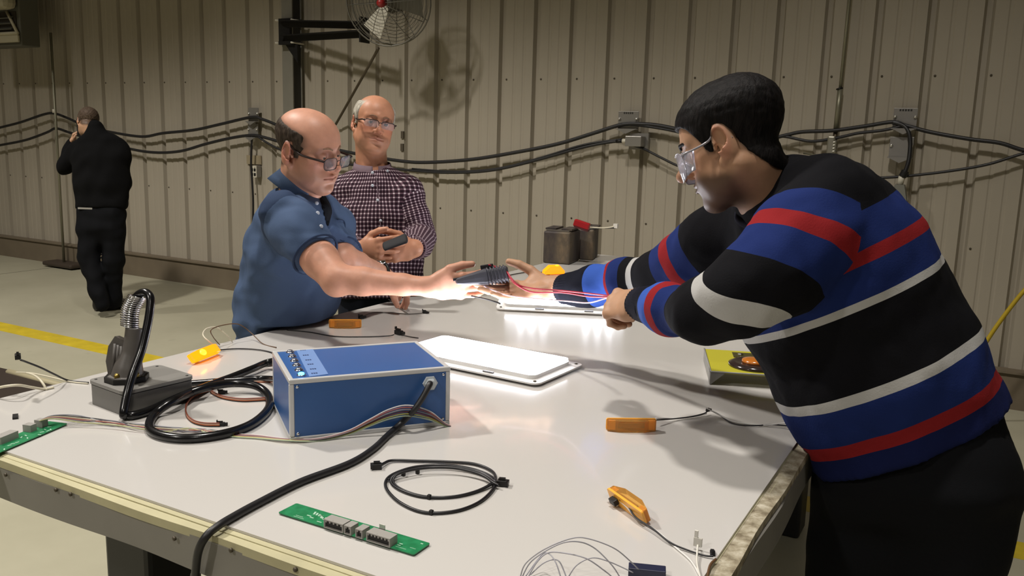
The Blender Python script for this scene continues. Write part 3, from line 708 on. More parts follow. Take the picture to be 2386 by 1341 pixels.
# wires over the left edge
m_ww = mk('cream_wire', 'c9c2ac', .45)
cable([tz(206, 891, .003), tz(160, 886, .003), onz(128, 872, T+.03), onz(95, 856, T+.055), onz(62, 843, T+.075), onz(48, 838, T+.085)], .0021, 'stray_wire', 'black wire rising past the left table edge to a black connector', 'wire', m_cable)
plug_conn(0, 0, 'black connector at the tip of a stray wire beyond the left table edge', 2.6, 1.15, world=onz(42, 836, T+.082))
cable([tz(205, 893, .002), tz(165, 889, .002), tz(130, 881, .004), onz(95, 873, T+.004), onz(66, 868, T-.0), onz(38, 867, T-.03)], .0018, 'stray_wire', 'cream wire running out beside the black one at the left table edge', 'wire', m_ww)
cable([onz(62, 868, T+.0), onz(80, 874, T+.01), onz(95, 886, T+.016), onz(107, 904, T+.003), onz(108, 907, T+.002)], .0026, 'stray_wire', 'short cream wire curving onto the left table edge', 'wire', m_ww)
cable([onz(-15, 905, T+.02), onz(15, 899, T+.03), onz(45, 897, T+.03), onz(75, 902, T+.014), onz(104, 906, T+.003), onz(125, 902, T+.0025)], .0028, 'stray_wire', 'cream wire sagging off the far left table edge', 'wire', m_ww)

# ------------------------------------------------------------------ amber marker lights
m_amb = mk('amber_lens', 'ffca70', .12); m_amb.set('Transmission Weight', .8); m_amb.set('IOR', 1.3); m_amb.set('Subsurface Weight', .0)
m_amb2 = mk('amber_reflector', 'f2ad42', .25)
m_lit = mk('amber_lit', 'ff8a10', .2).emit('ff8a0c', 1.5); m_lit2 = mk('amber_hot', 'ffd040', .2).emit('ffc21e', 3.5)
def marker(M, label, lit=False, L=.104, Hh=.025, D=.020, hot=.0):
    """x along its length, y height of the lens face, z out of the back plate"""
    t = thing('marker_light', label, 'marker light', M=M)
    m1 = m_lit if lit else m_amb
    MB().prism(rrect(L, Hh, .004, 3), 0, .004).build('base', m_lit if lit else m_amb2, t, world=False)
    x1, x2, x3 = L/2-.002, L/2-.014, L/2-.026
    poly = [(-x1, .004), (-x1, .012), (-x3, D), (x3, D), (x1, .012), (x1, .004)]
    hh = Hh/2-.0015
    v = [(x, -hh, z) for x, z in poly] + [(x, hh, z) for x, z in poly]; n = 6
    MB().add(v, [tuple(range(n)), tuple(range(2*n-1, n-1, -1))]+[(i, (i+1) % n, n+(i+1) % n, n+i) for i in range(n)]).build('lens', m1, t, world=False)
    for s in (-1, 1): MB().box((s*(x1-.009), 0, .009), (.014, Hh*.72, .008), bev=.001).build('reflector', m_lit2 if lit else m_amb2, t, world=False)
    MB().box((0, 0, .008), (L*.5, .010, .004)).build('circuit_strip', mk('strip_brown', 'a06428', .4), t, world=False)
    if hot: MB().ball((hot, 0, D*.85), .010, 8, (1.3, 1, .7)).build('hot_spot', m_lit2, t, 'yellow hot spot', world=False)
    MB().box((-L*.27, 0, -.005), (.016, .010, .009), bev=.001).build('plug', m_blk, t, 'black plug', world=False)
    return t
def mk_frame(pa, pb, zc, zout):
    """marker frame from two table pixels of its ends and an out direction"""
    a, b = Vector(tz(*pa, zc)), Vector(tz(*pb, zc)); x = (b-a).normalized(); z = Vector(zout); z = (z-x*z.dot(x)).normalized(); y = z.cross(x)
    return M4(Matrix((x, y, z)).transposed(), (a+b)/2), (b-a).length
tocam = Vector((-CF[0], -CF[1], 0)).normalized()
M_, L_ = mk_frame((1413, 989), (1530, 990), .0125, tocam); marker(M_ @ Matrix.Translation((0, 0, -.008)), 'unlit amber marker light lying near the striped sweater', L=L_)
M_, L_ = mk_frame((1420, 1152), (1497, 1207), .0125, Vector((.75, .5, .35))); marker(M_, 'unlit amber marker light on its side showing its black plug', L=L_*1.05)
M_, L_ = mk_frame((766, 754), (842, 754), .0125, tocam); marker(M_ @ Matrix.Translation((0, 0, -.008)), 'unlit amber marker light at the table edge in front of the blue polo shirt', L=L_)
M_, L_ = mk_frame((441, 838), (503, 814), .0125, Vector((-.3, -.2, 1))); marker(M_ @ Matrix.Rotation(1.2, 4, 'X'), 'glowing amber marker light at the left table edge behind the coiled cable', True, L=max(.1, L_), hot=-.02)
M_, L_ = mk_frame((1266, 637), (1313, 635), .006, Vector((0, -.35, 1))); marker(M_, 'glowing amber marker light in front of the rusty steel blocks', True, L=.1, D=.035, hot=.012)
# their wires
wires('lead_wire', 'black and white leads from the amber light to the striped sweater', [
    [tz(1528, 978, .012), tz(1570, 975, .006), tz(1610, 970, .006), tz(1642, 962, .012), tz(1650, 954, .02)],
    [tz(1528, 974, .014), tz(1580, 974, .004), tz(1620, 969, .004), tz(1646, 963, .005)],
    [tz(1648, 952, .022), tz(1675, 965, .008), tz(1705, 985, .003), tz(1750, 991, .003), tz(1800, 989, .003), tz(1850, 993, .004)],
    [tz(1646, 950, .024), tz(1680, 968, .010), tz(1712, 982, .003), tz(1780, 990, .003), tz(1820, 986, .010), tz(1858, 985, .02), tz(1864, 1000, .004)]], ['17161a', 'd8d6d2', '17161a', 'd8d6d2'], .0014)
plug_conn(1650, 958, 'tiny black connector with a white cap on the lead by the striped sweater', 1.2, .6, .01)
wires('lead_wire', 'black and white leads from the tilted amber light to the near table corner', [
    [tz(1444, 1163, .018), tz(1462, 1175, .016), tz(1480, 1203, .010), tz(1520, 1230, .008), tz(1560, 1262, .005), tz(1600, 1280, .003), tz(1640, 1293, .003), tz(1662, 1295, .004)],
    [tz(1444, 1166, .014), tz(1462, 1182, .012), tz(1485, 1208, .004), tz(1530, 1236, .003), tz(1575, 1275, .002), tz(1610, 1306, .002), tz(1630, 1340, .002)]], ['17161a', 'd8d6d2'], .0015)
plug_conn(1660, 1296, 'black connector resting on the torn right table edge', 1.9, .75, -.004)
cable([tz(1668, 1302, .002), tz(1655, 1316, .002), tz(1648, 1345, .002), tz(1645, 1370, .002)], .002, 'stray_wire', 'brown wire along the near end of the torn edge', 'wire', mk('brown_wire', '5b4128', .5))
cable([tz(668, 768, .002), tz(720, 773, .002), tz(780, 783, .002), tz(850, 784, .002), tz(905, 782, .004), tz(918, 779, .006)], .0017, 'lead_wire', 'thin black lead lying across the table behind the blue box', 'wire', m_cable)
plug_conn(929, 779, 'black connector just behind the left end of the near LED panel', -.2, 1.4)
cable([tz(936, 780, .006), tz(955, 784, .003), tz(975, 787, .002)], .0016, 'lead_wire', 'stub of wire leaving the connector behind the near LED panel', 'wire', m_cable)
plug_conn(842, 742, 'black connector at the right end of the amber light by the blue polo', 1.2, 1.0)
cable([tz(845, 737, .004), tz(868, 728, .003), tz(905, 728, .003), tz(950, 731, .003), tz(985, 729, .004)], .0017, 'lead_wire', 'thin grey lead on the table below the resting hand', 'wire', mk('grey_wire', '55524e', .5))
plug_conn(990, 730, 'small black connector on the table right of the resting hand', .3, .9)
cable([onz(905, 697, T+.01), tz(920, 706, .006), tz(935, 720, .004), tz(952, 731, .003)], .0015, 'lead_wire', 'grey wire dropping past the resting fingers', 'wire', mk('grey_wire'))
cable([tz(502, 816, .006), tz(550, 812, .003), tz(600, 814, .003), tz(636, 822, .003), tz(642, 835, .01)], .0018, 'lead_wire', 'black lead from the glowing light to the blue box corner', 'wire', m_cable)
cable([tz(510, 807, .006), onz(490, 797, T+.03), onz(473, 780, T+.045), onz(482, 765, T+.05), onz(505, 763, T+.045), onz(530, 782, T+.02), tz(541, 795, .002)], .002, 'loop_wire', 'cream wire loop standing at the left table edge', 'wire', mk('cream_wire'))
cable([tz(512, 803, .004), onz(497, 785, T+.03), onz(492, 768, T+.055), onz(520, 757, T+.05), onz(556, 755, T+.045), onz(585, 775, T+.02), tz(612, 800, .002), tz(644, 809, .002)], .0014, 'loop_wire', 'thin brown wire looping behind the cream one at the table edge', 'wire', mk('brown_wire'))
# ------------------------------------------------------------------ black harness coil
H_ = []
def ell(cx_, cy_, rx, ry, a0, a1, n, h): return [tz(cx_+rx*math.cos(math.radians(a)), cy_+ry*math.sin(math.radians(a)), h+.002*math.sin(a*.05)) for a in np.linspace(a0, a1, n)]
hp = [tz(884, 1086, .006), tz(896, 1078, .005), tz(915, 1072, .004), tz(970, 1073, .0035), tz(1040, 1075, .0035), tz(1105, 1080, .0035), tz(1145, 1096, .0035), tz(1155, 1115, .004), tz(1148, 1140, .0035), tz(1115, 1170, .003), tz(1060, 1190, .003), tz(990, 1193, .003), tz(935, 1172, .003), tz(903, 1142, .003), tz(900, 1118, .004), tz(925, 1100, .007), tz(975, 1086, .008), tz(1045, 1084, .008), tz(1110, 1096, .007), tz(1148, 1118, .006), tz(1120, 1140, .003), tz(1060, 1156, .003), tz(990, 1157, .003), tz(938, 1143, .003), tz(912, 1124, .003), tz(925, 1104, .010), tz(985, 1090, .012), tz(1060, 1090, .012), tz(1120, 1105, .010), tz(1150, 1124, .008), tz(1162, 1130, .007)]
hn = thing('cable_harness', 'coiled thin black cable with a connector at each end near the front', 'cable', tz(1030, 1130))
MB().tube(cr(hp, 8), .0026, 8).build('cable', mk('matte_black_cable', '161518', .4), hn)
MB().tube(off(cr(hp[14:30], 8), (.003, .002, .001)), .0017, 6).build('strand', mk('matte_black_cable'), hn)
for px, py, a in ((878, 1092, .7), (1170, 1131, .35)):
    M_ = Matrix.Translation(Vector(tz(px, py, 0))) @ Matrix.Rotation(a, 4, 'Z')
    mb = MB().box((0, 0, .0055), (.017, .012, .010), bev=.001).box((0, 0, .0125), (.011, .005, .004)).box((-.009 if a > .5 else .009, 0, .006), (.004, .016, .006)); mb.xf(M_)
    mb.build('end_connector', m_blk, hn)
for px, py in ((940, 1103), (973, 1098), (1000, 1157), (1005, 1193), (1152, 1130)):
    mb = MB().box(tz(px, py, .004), (.006, .006, .008), bev=.001); mb.build('cable_tie', m_blk, hn)
# ------------------------------------------------------------------ fine clear wires at the front
m_clear = mk('pale_wire', 'a9a8ad', .35)
cw = [[(1212, 1345, .003), (1225, 1312, .03), (1270, 1278, .06), (1330, 1254, .07), (1370, 1254, .07), (1430, 1276, .055), (1470, 1308, .03), (1492, 1330, .006)],
      [(1216, 1345, .003), (1240, 1305, .03), (1300, 1268, .055), (1345, 1261, .06), (1385, 1276, .05), (1425, 1315, .03), (1445, 1345, .01)],
      [(1230, 1345, .003), (1250, 1310, .02), (1275, 1288, .03), (1310, 1287, .04), (1365, 1300, .04), (1410, 1330, .02), (1428, 1345, .01)],
      [(1222, 1345, .003), (1262, 1292, .025), (1280, 1290, .03), (1295, 1310, .025), (1307, 1345, .01)],
      [(1236, 1338, .004), (1265, 1312, .02), (1290, 1303, .025), (1305, 1310, .025), (1320, 1345, .01)],
      [(1325, 1342, .004), (1345, 1315, .02), (1380, 1299, .03), (1420, 1308, .025), (1475, 1333, .008)]]
wires('fine_wires', 'spray of thin pale wires arching at the front of the table', [[tz(*q) for q in p] for p in cw], ['9d9ca3']*6, .0009)
q = tz(1507, 1339); whole(MB().box(q+np.array([0, 0, .006]), (.05, .018, .012), Matrix.Rotation(.35, 3, 'Z'), bev=.001), 'wire_connector', mk('navy_connector', '20243c', .4), 'dark blue connector block at the bottom edge of the fine wires', 'connector', q)
q = tz(1625, 1280); t = thing('wire_tag', 'small clear white connector tag near the torn table corner', 'tag', q)
MB().box(q+np.array([0, 0, .012]), (.012, .004, .013)).build('body', mk('milky_white', 'd8d5cc', .35), t); MB().box(q+np.array([-.003, 0, .022]), (.005, .003, .014)).build('pin', mk('milky_white'), t)
MB().tube(cr([q+np.array([0, 0, .008]), tz(1624, 1310, .004), tz(1632, 1345, .003)]), .0016, 6).build('lead', mk('milky_white'), t)
# ------------------------------------------------------------------ steel blocks at the back
m_rust = mk('rusty_block', '4a4440', .6, .2)
m_rust.base(m_rust.ramp(m_rust.noise(7, 6, stretch=(1, 1, .45)), [(.32, '2b2827'), (.48, '443d3b'), (.6, '5c5346'), (.72, '85725a')])); m_rust.bump(m_rust.noise(30, 6), .4, .004)
def block(pa, pb, pc_, h, label, lug):
    a, b, c = (Vector(tz(*p)) for p in (pa, pb, pc_)); x = (b-a); x.z = 0; w = x.length; x.normalize(); y = Vector((-x.y, x.x, 0)); d = min(.3, max(.10, abs((c-b).dot(y))))
    M_ = M4(Matrix((x, y, Vector((0, 0, 1)))).transposed(), a+x*w/2+y*d/2)
    t = thing('steel_block', label, 'block', M=M_, group='rusty steel blocks')
    MB().box((0, 0, h/2), (w, d, h), bev=.008).build('body', m_rust, t, world=False)
    MB().box((0, 0, h+.002), (w*.86, d*.86, .006), bev=.002).build('top_plate', mk('block_top', '514b42', .6), t, world=False)
    for s in (-1, 1): MB().box((s*w*.3, 0, h+.008), (.05, d*.7, .008)).build('lug', m_rust, t, world=False)
    return t
block((1264, 612), (1326, 617), (1358, 607), .152, 'dark scuffed steel block, nearer one on the far end of the table', 0)
a, b = Vector(tz(1362, 606)), Vector(tz(1388, 606))
block((1348, 605), (1381, 607), (1414, 598), .150, 'dark steel block behind with the red light on top', 0)
bt = ony(1372, 527, float(tz(1388, 604)[1])+.04)
rm = thing('red_light', 'red marker light lying tilted on the rear steel block', 'marker light', bt)
a, b = np.array(P(1338, 517, 4.02)), np.array(P(1374, 529, 4.0)); xx = Vector(b-a).normalized()
MB().box((a+b)/2, ((Vector(b-a)).length, .03, .034), frame(xx), bev=.006).build('lens', mk('red_lens', '9c1f24', .2), rm)
MB().box((a+b)/2-np.array([0, 0, .018]), ((Vector(b-a)).length*.9, .034, .008), frame(xx)).build('base', mk('dark_red', '4a1a1c', .5), rm)
MB().tube(cr([b, P(1385, 530, 4.0), P(1405, 531, 4.0), P(1425, 529, 4.0), P(1434, 525, 4.0)]), .004, 6).build('white_lead', mk('cream_wire'), rm)
MB().box(P(1435, 526, 4.0), (.02, .015, .02)).build('lead_plug', mk('milky_white'), rm)
MB().tube(cr([b-np.array([0, 0, .01]), P(1390, 532, 4.0), P(1420, 531, 4.0), P(1436, 531, 4.0)]), .003, 6).build('black_lead', m_cable, rm)
cable([tz(1266, 634, .004), tz(1235, 633, .003), tz(1190, 640, .003), tz(1160, 650, .003)], .002, 'lead_wire', 'thin dark lead left of the glowing light by the steel blocks', 'wire', m_cable)
cable([P(1180, 610, 2.6), P(1200, 618, 2.6), P(1207, 635, 2.55)], .002, 'lead_wire', 'fine dark wire bowing above the thumb of the dark-haired man', 'wire', m_cable) if False else None
# ------------------------------------------------------------------ yellow lamp plate
m_yp = mk('yellow_plate', 'b7b032', .4); m_yp2 = mk('plate_grey', '8b8a84', .4)
hz = T+.032
q0, q1, q2 = onz(1656, 866, hz), onz(1737, 816, hz), onz(1778, 874, hz)
lpM = M4(Matrix((Vector((1, 0, 0)), Vector((0, 1, 0)), Vector((0, 0, 1)))), q0)
u_ = Vector(q2-q0).normalized(); v_ = Vector((-u_.y, u_.x, 0)); lpM = M4(Matrix((u_, v_, Vector((0, 0, 1)))).transposed(), q0)
lp = thing('lamp_plate', 'yellow sheet bracket with a round amber lamp beside the striped sweater', 'lamp bracket', M=lpM)
LW, LD = .22, .235
MB().box((LW/2, LD/2, -.001), (LW, LD, .003)).build('plate', m_yp, lp, world=False)
MB().box((.001, LD/2, -.016), (.003, LD, .030)).build('flange', m_yp2, lp, world=False)
MB().box((LW-.001, LD/2, -.016), (.003, LD, .030)).build('flange', m_yp2, lp, world=False)
MB().prism([(0, 0), (.035, 0), (0, -.032)], -.0015, .0015, M4(Matrix(((1, 0, 0), (0, 0, -1), (0, 1, 0))), (0, 0, 0))).build('end_tab', m_yp2, lp, world=False)
MB().tube([(0, 0, .001), (LW, 0, .001)], .0022, 6).build('rim', m_yp2, lp, world=False); MB().tube([(0, 0, .001), (0, LD, .001)], .0022, 6).build('rim', m_yp2, lp, world=False)
MB().lathe([(.066, .0006), (.066, .006), (.055, .011), (.05, .0112), (.045, .010)], 32, Matrix.Translation((.115, .085, 0))).build('lamp_housing', mk('gloss_brown', '2e2422', .15), lp, world=False)
MB().lathe([(.034, .009), (.033, .016), (.02, .019), (.001, .020)], 24, Matrix.Translation((.115, .085, 0))).build('lamp_lens', mk('amber_dull', 'b86a22', .2), lp, 'round amber lens', world=False)
MB().box((.14, .185, .0015), (.14, .05, .002)).box((.135, .15, .0015), (.10, .008, .003)).build('bezel', mk('olive_dark', '45401f', .4), lp, world=False)
MB().ball((.09, .185, .004), .007, 8, (1, 1, .5)).build('bolt_head', m_chrome, lp, world=False)
# ================================================================== figures: smooth solids polygonised on a grid
V3 = lambda p: np.array(p, dtype=np.float32)
def nrm(v): v = np.array(v, float); return v/np.linalg.norm(v)
class Solid:
    def __init__(s): s.p = []
    def add(s, fn, lo, hi, k=.01, op='u'): s.p.append((fn, np.array(lo, float), np.array(hi, float), k, op)); return s
    def cone(s, a, b, ra, rb, k=.012, op='u'):
        a, b = V3(a), V3(b); d = b-a; L2 = float(d@d)+1e-12; r = max(ra, rb)
        def fn(x, y, z):
            px, py, pz = x-a[0], y-a[1], z-a[2]
            t = np.clip((px*d[0]+py*d[1]+pz*d[2])/L2, 0, 1)
            return np.sqrt((px-t*d[0])**2+(py-t*d[1])**2+(pz-t*d[2])**2) - (ra+(rb-ra)*t)
        return s.add(fn, np.minimum(a, b)-r, np.maximum(a, b)+r, k, op)
    def ball(s, c, r, k=.01, op='u'): return s.cone(c, np.array(c, float)+[0, 0, 1e-4], r, r, k, op)
    def ecap(s, a, b, ra, rb, v, k=.02, op='u', cap=.8):
        """elliptic tapered tube: radii (across, along v)"""
        a, b = V3(a), V3(b); d = b-a; L = float(np.linalg.norm(d)); w = d/L
        v = V3(v); v = v-w*(v@w); v = v/np.linalg.norm(v); u = np.cross(w, v)
        R = max(ra+rb)
        def fn(x, y, z):
            px, py, pz = x-a[0], y-a[1], z-a[2]
            h = (px*w[0]+py*w[1]+pz*w[2])/L; t = np.clip(h, 0, 1)
            qu = px*u[0]+py*u[1]+pz*u[2]; qv = px*v[0]+py*v[1]+pz*v[2]; qw = (h-t)*L
            ru = ra[0]+(rb[0]-ra[0])*t; rv = ra[1]+(rb[1]-ra[1])*t; rc = np.minimum(ru, rv)*cap
            k0 = np.sqrt((qu/ru)**2+(qv/rv)**2+(qw/rc)**2)+1e-6
            k1 = np.sqrt((qu/ru**2)**2+(qv/rv**2)**2+(qw/rc**2)**2)+1e-6
            return k0*(k0-1)/k1
        return s.add(fn, np.minimum(a, b)-R, np.maximum(a, b)+R, k, op)
    def ell(s, c, r, R=None, k=.01, op='u'):
        c = V3(c); R_ = np.eye(3, dtype=np.float32) if R is None else np.array(R, dtype=np.float32); m = max(r)
        def fn(x, y, z):
            px, py, pz = x-c[0], y-c[1], z-c[2]
            q = [(px*R_[0, i]+py*R_[1, i]+pz*R_[2, i]) for i in range(3)]
            k0 = np.sqrt(sum((q[i]/r[i])**2 for i in range(3)))+1e-6
            k1 = np.sqrt(sum((q[i]/r[i]**2)**2 for i in range(3)))+1e-6
            return k0*(k0-1)/k1
        return s.add(fn, c-m, c+m, k, op)
    def cut(s, p, n):
        """keep the side against n"""
        p = V3(p); n = V3(nrm(n))
        def fn(x, y, z): return (x-p[0])*n[0]+(y-p[1])*n[1]+(z-p[2])*n[2]
        return s.add(fn, [-99]*3, [99]*3, 0, 'i')
    def limit(s, fn): return s.add(fn, [-99]*3, [99]*3, 0, 'i')
    def disp(s, fn): return s.add(fn, [-99]*3, [99]*3, 0, 'd')
    def chain(s, pts, radii, v=None, k=.02):
        for i in range(len(pts)-1):
            if v is None: s.cone(pts[i], pts[i+1], radii[i], radii[i+1], k)
            else: s.ecap(pts[i], pts[i+1], radii[i], radii[i+1], v, k)
        return s
    def bounds(s):
        L = [p for p in s.p if p[4] == 'u']
        return np.min([p[1] for p in L], 0), np.max([p[2] for p in L], 0)
    @staticmethod
    def comb(D, d, k, op):
        if op == 'u':
            if k <= 0: return np.minimum(D, d)
            h = np.maximum(k-np.abs(D-d), 0)/k; return np.minimum(D, d)-h*h*k*.25
        if op == 's':
            if k <= 0: return np.maximum(D, -d)
            h = np.maximum(k-np.abs(D+d), 0)/k; return np.maximum(D, -d)+h*h*k*.25
        if op == 'i': return np.maximum(D, d)
        if op == 'd': return D+d
    def at(s, pts):
        x, y, z = (pts[:, i].astype(np.float32) for i in range(3)); D = np.full(len(pts), 1.0, np.float32)
        for fn, lo, hi, k, op in s.p: D = s.comb(D, fn(x, y, z), k, op)
        return D
    def grid(s, h, lo=None, hi=None):
        L, Hh = s.bounds()
        lo = L-.012 if lo is None else np.maximum(np.array(lo, float), L-.012); hi = Hh+.012 if hi is None else np.minimum(np.array(hi, float), Hh+.012)
        n = np.ceil((hi-lo)/h).astype(int)+1
        ax = [(lo[i]+h*np.arange(n[i])).astype(np.float32) for i in range(3)]
        D = np.full(n, .3, np.float32)
        for fn, a, b, k, op in s.p:
            m = k+3*h
            i0 = np.clip(np.floor((a-m-lo)/h).astype(int), 0, n); i1 = np.clip(np.ceil((b+m-lo)/h).astype(int)+1, 0, n)
            if np.any(i1 <= i0): continue
            sl = tuple(slice(i0[i], i1[i]) for i in range(3))
            d = fn(ax[0][sl[0]][:, None, None], ax[1][sl[1]][None, :, None], ax[2][sl[2]][None, None, :])
            D[sl] = s.comb(D[sl], d, k, op)
        return D, lo
    def mesh(s, h, lo=None, hi=None):
        D, lo = s.grid(h, lo, hi); return surf_net(D, lo, h)
def surf_net(D, lo, h):
    D = np.pad(D, 1, constant_values=.3); lo = np.array(lo)-h
    S = D < 0; n = D.shape
    c = np.zeros([m-1 for m in n], np.int8)
    for dx in (0, 1):
        for dy in (0, 1):
            for dz in (0, 1): c += S[dx:n[0]-1+dx, dy:n[1]-1+dy, dz:n[2]-1+dz]
    act = (c > 0) & (c < 8); I = np.argwhere(act)
    vid = np.full(act.shape, -1, np.int64); vid[act] = np.arange(len(I))
    acc = np.zeros((len(I), 3)); cnt = np.zeros(len(I))
    cor = [(a, b, d) for a in (0, 1) for b in (0, 1) for d in (0, 1)]
    val = {q: D[I[:, 0]+q[0], I[:, 1]+q[1], I[:, 2]+q[2]] for q in cor}
    for q in cor:
        for ax in range(3):
            if q[ax] == 0:
                e = list(q); e[ax] = 1; e = tuple(e); a, b = val[q], val[e]; m = (a < 0) != (b < 0)
                t = np.where(m, a/(a-b+1e-12), 0)
                p = np.tile(np.array(q, float), (len(I), 1)); p[:, ax] += t
                acc[m] += p[m]; cnt[m] += 1
    V = (I+acc/np.maximum(cnt, 1)[:, None])*h+lo
    F_ = []
    for ax in range(3):
        o1, o2 = [(1, 2), (2, 0), (0, 1)][ax]
        sl0 = [slice(None)]*3; sl1 = [slice(None)]*3; sl0[ax] = slice(0, n[ax]-1); sl1[ax] = slice(1, n[ax])
        m = S[tuple(sl0)] != S[tuple(sl1)]; E_ = np.argwhere(m)
        E_ = E_[(E_[:, o1] > 0) & (E_[:, o2] > 0) & (E_[:, o1] < n[o1]-1) & (E_[:, o2] < n[o2]-1)]
        ins = S[E_[:, 0], E_[:, 1], E_[:, 2]]
        def cell(d1, d2):
            q = E_.copy(); q[:, o1] += d1; q[:, o2] += d2; return vid[q[:, 0], q[:, 1], q[:, 2]]
        quad = np.stack([cell(-1, -1), cell(0, -1), cell(0, 0), cell(-1, 0)], 1)
        quad[~ins] = quad[~ins][:, ::-1]
        F_.append(quad)
    Q = np.concatenate(F_); Q = Q[(Q >= 0).all(1)]
    return V, Q
def relax(V, Q, it=2, lam=.5):
    e = np.concatenate([Q[:, [0, 1]], Q[:, [1, 2]], Q[:, [2, 3]], Q[:, [3, 0]]]); e = np.concatenate([e, e[:, ::-1]])
    for _ in range(it):
        s = np.zeros_like(V); c = np.bincount(e[:, 0], minlength=len(V))
        for i in range(3): s[:, i] = np.bincount(e[:, 0], V[e[:, 1], i], minlength=len(V))
        V = V+lam*(s/np.maximum(c, 1)[:, None]-V)
    return V
def mesh_obj(name, V, Q, mat, parent, attrs=None, label=None):
    I = WM[parent].inverted() if parent is not None else Matrix.Identity(4); A = np.array(I)
    V = V @ A[:3, :3].T + A[:3, 3]
    me = bpy.data.meshes.new(name); nv, nf = len(V), len(Q)
    me.vertices.add(nv); me.vertices.foreach_set('co', V.astype(np.float32).ravel())
    me.loops.add(nf*4); me.loops.foreach_set('vertex_index', Q.astype(np.int32).ravel())
    me.polygons.add(nf); me.polygons.foreach_set('loop_start', np.arange(0, nf*4, 4, dtype=np.int32))
    me.polygons.foreach_set('use_smooth', np.ones(nf, bool)); me.update(calc_edges=True); me.validate()
    for k, a in (attrs or {}).items():
        at = me.attributes.new(k, 'FLOAT', 'POINT'); at.data.foreach_set('value', np.asarray(a, np.float32))
    me.materials.append(mat.m)
    o = bpy.data.objects.new(name, me); COL.objects.link(o)
    if parent is not None: o.parent = parent; WM[o] = WM[parent]
    return tagp(o, label)
def join_meshes(lst):
    """[(V,Q,attrs)] -> one"""
    keys = set(k for _, _, a in lst for k in a); Vs, Qs, A = [], [], {k: [] for k in keys}; b = 0
    for V, Q, a in lst:
        Vs.append(V); Qs.append(Q+b); b += len(V)
        for k in keys: A[k].append(a.get(k, np.zeros(len(V))))
    return np.concatenate(Vs), np.concatenate(Qs), {k: np.concatenate(v) for k, v in A.items()}
def folds(amp, f=38, seed=0, dirn=(0, 0, 1)):
    rs = np.random.RandomState(seed); A = [nrm(rs.normal(size=3)+np.array(dirn)*1.2)*f*rs.uniform(.5, 1.3) for _ in range(5)]; B = [rs.normal(size=3)*f*.35 for _ in range(5)]; ph = rs.uniform(0, 6, 10)
    A = [V3(a) for a in A]; B = [V3(b) for b in B]
    def fn(x, y, z):
        o = 0
        for i in range(5):
            o = o+np.sin(x*A[i][0]+y*A[i][1]+z*A[i][2]+ph[i]+1.6*np.sin(x*B[i][0]+y*B[i][1]+z*B[i][2]+ph[i+5]))
        return (amp/2.2)*o
    return fn

# ------------------------------------------------------------------ head
def head_solid(S, neck=None, jowl=0.0, nose=1.0, ear=1.0, thin=1.0, lid=.0035, lidz=.0035, ear_y=0.0):
    """head frame: X right, Y forward, Z up, metres; origin between the ears"""
    S.ell((0, -.010, .044), (.0755*thin, .0965, .0765), k=.02)
    S.ell((0, .024, .036), (.066*thin, .066, .062), k=.03)
    S.ell((0, .028, -.030), (.060*thin, .058, .068), k=.03)
    S.ell((0, .022, -.078), (.047+jowl, .050, .033), k=.025)
    for s in (-1, 1):
        S.cone((s*(.054+jowl*.6), -.006, -.050), (s*.022, .064, -.098), .016+jowl*.5, .014, .03)
        S.ell((s*.046, .052, -.014), (.019, .024, .017), k=.025)
        S.cone((s*.006, .089, .029), (s*.044, .070, .026), .0075, .007, .016)
        S.ell((s*.048, .048, -.055), (.013+jowl, .028, .025), k=.03)
    S.ell((0, .070, -.101), (.023, .020, .0165), k=.02)
    S.ell((0, .071, -.062), (.037, .022, .025), k=.02)
    for s in (-1, 1):
        S.ell((s*.032, .098, .006), (.018, .017, .0125), k=.014, op='s')
        S.ball((s*.0315, .0765, .006), .0135, .004)
        S.ell((s*.0315, .0925, lidz), (.0125, .008, lid), k=.002, op='s')
    S.cone((0, .086, .020), (0, .107*nose, -.024), .0072, .0105, .012)
    S.ball((0, .1105*nose, -.028), .0112, .008)
    for s in (-1, 1):
        S.ell((s*.0145, .098, -.031), (.0080, .0110, .0078), k=.006)
        S.ell((s*.0062, .1055, -.0405), (.0038, .0055, .004), k=.003, op='s')
    for s in (-1, 1):
        S.cone((0, .0945, -.0555), (s*.026, .0835, -.0590), .0048, .0032, .004)
        S.cone((0, .0938, -.0670), (s*.024, .0840, -.0640), .0054, .0032, .004)
    for s in (-1, 1): S.cone((0, .0985, -.0612), (s*.0275, .0865, -.0618), .0017, .0017, .003, op='s')
    S.ell((0, .0935, -.081), (.018, .006, .005), k=.012, op='s')
    for s in (-1, 1):
        Re = np.array(Matrix.Rotation(s*-.42, 3, 'Z') @ Matrix.Rotation(-.16, 3, 'X'))
        S.ell((s*(.0775-.1*ear_y), -.016+ear_y, -.002), (.0085*ear, .0195*ear, .0325*ear), Re, k=.004)
        S.ell((s*.0735, -.004+ear_y, -.032*ear), (.006, .0085, .010), k=.006)
        S.ell((s*(.0845-.1*ear_y), -.010+ear_y, .006), (.0065*ear, .0115*ear, .0165*ear), Re, k=.003, op='s')
        S.ell((s*(.0835-.1*ear_y), -.004+ear_y, -.010), (.008, .007, .009), Re, k=.003, op='s')
        S.ell((s*.074, .004+ear_y, -.008), (.0045, .004, .006), k=.003)
    if neck is not None:
        nb, r0, r1 = neck
        S.cone((0, -.022, -.045), nb, r0, r1, .022)
    return S
def head_frame(c, fwd, up, s=1.0):
    f = Vector(nrm(fwd)); u = Vector(nrm(up)); r = f.cross(u).normalized(); u = r.cross(f)
    return Matrix.Translation(Vector([float(q) for q in c])) @ Matrix((r, f, u)).transposed().to_4x4() @ Matrix.Scale(s, 4)
def xf(M, V): A = np.array(M); return V @ A[:3, :3].T + A[:3, 3]
def loc(M, p): return np.array(M.inverted() @ Vector([float(q) for q in p]))
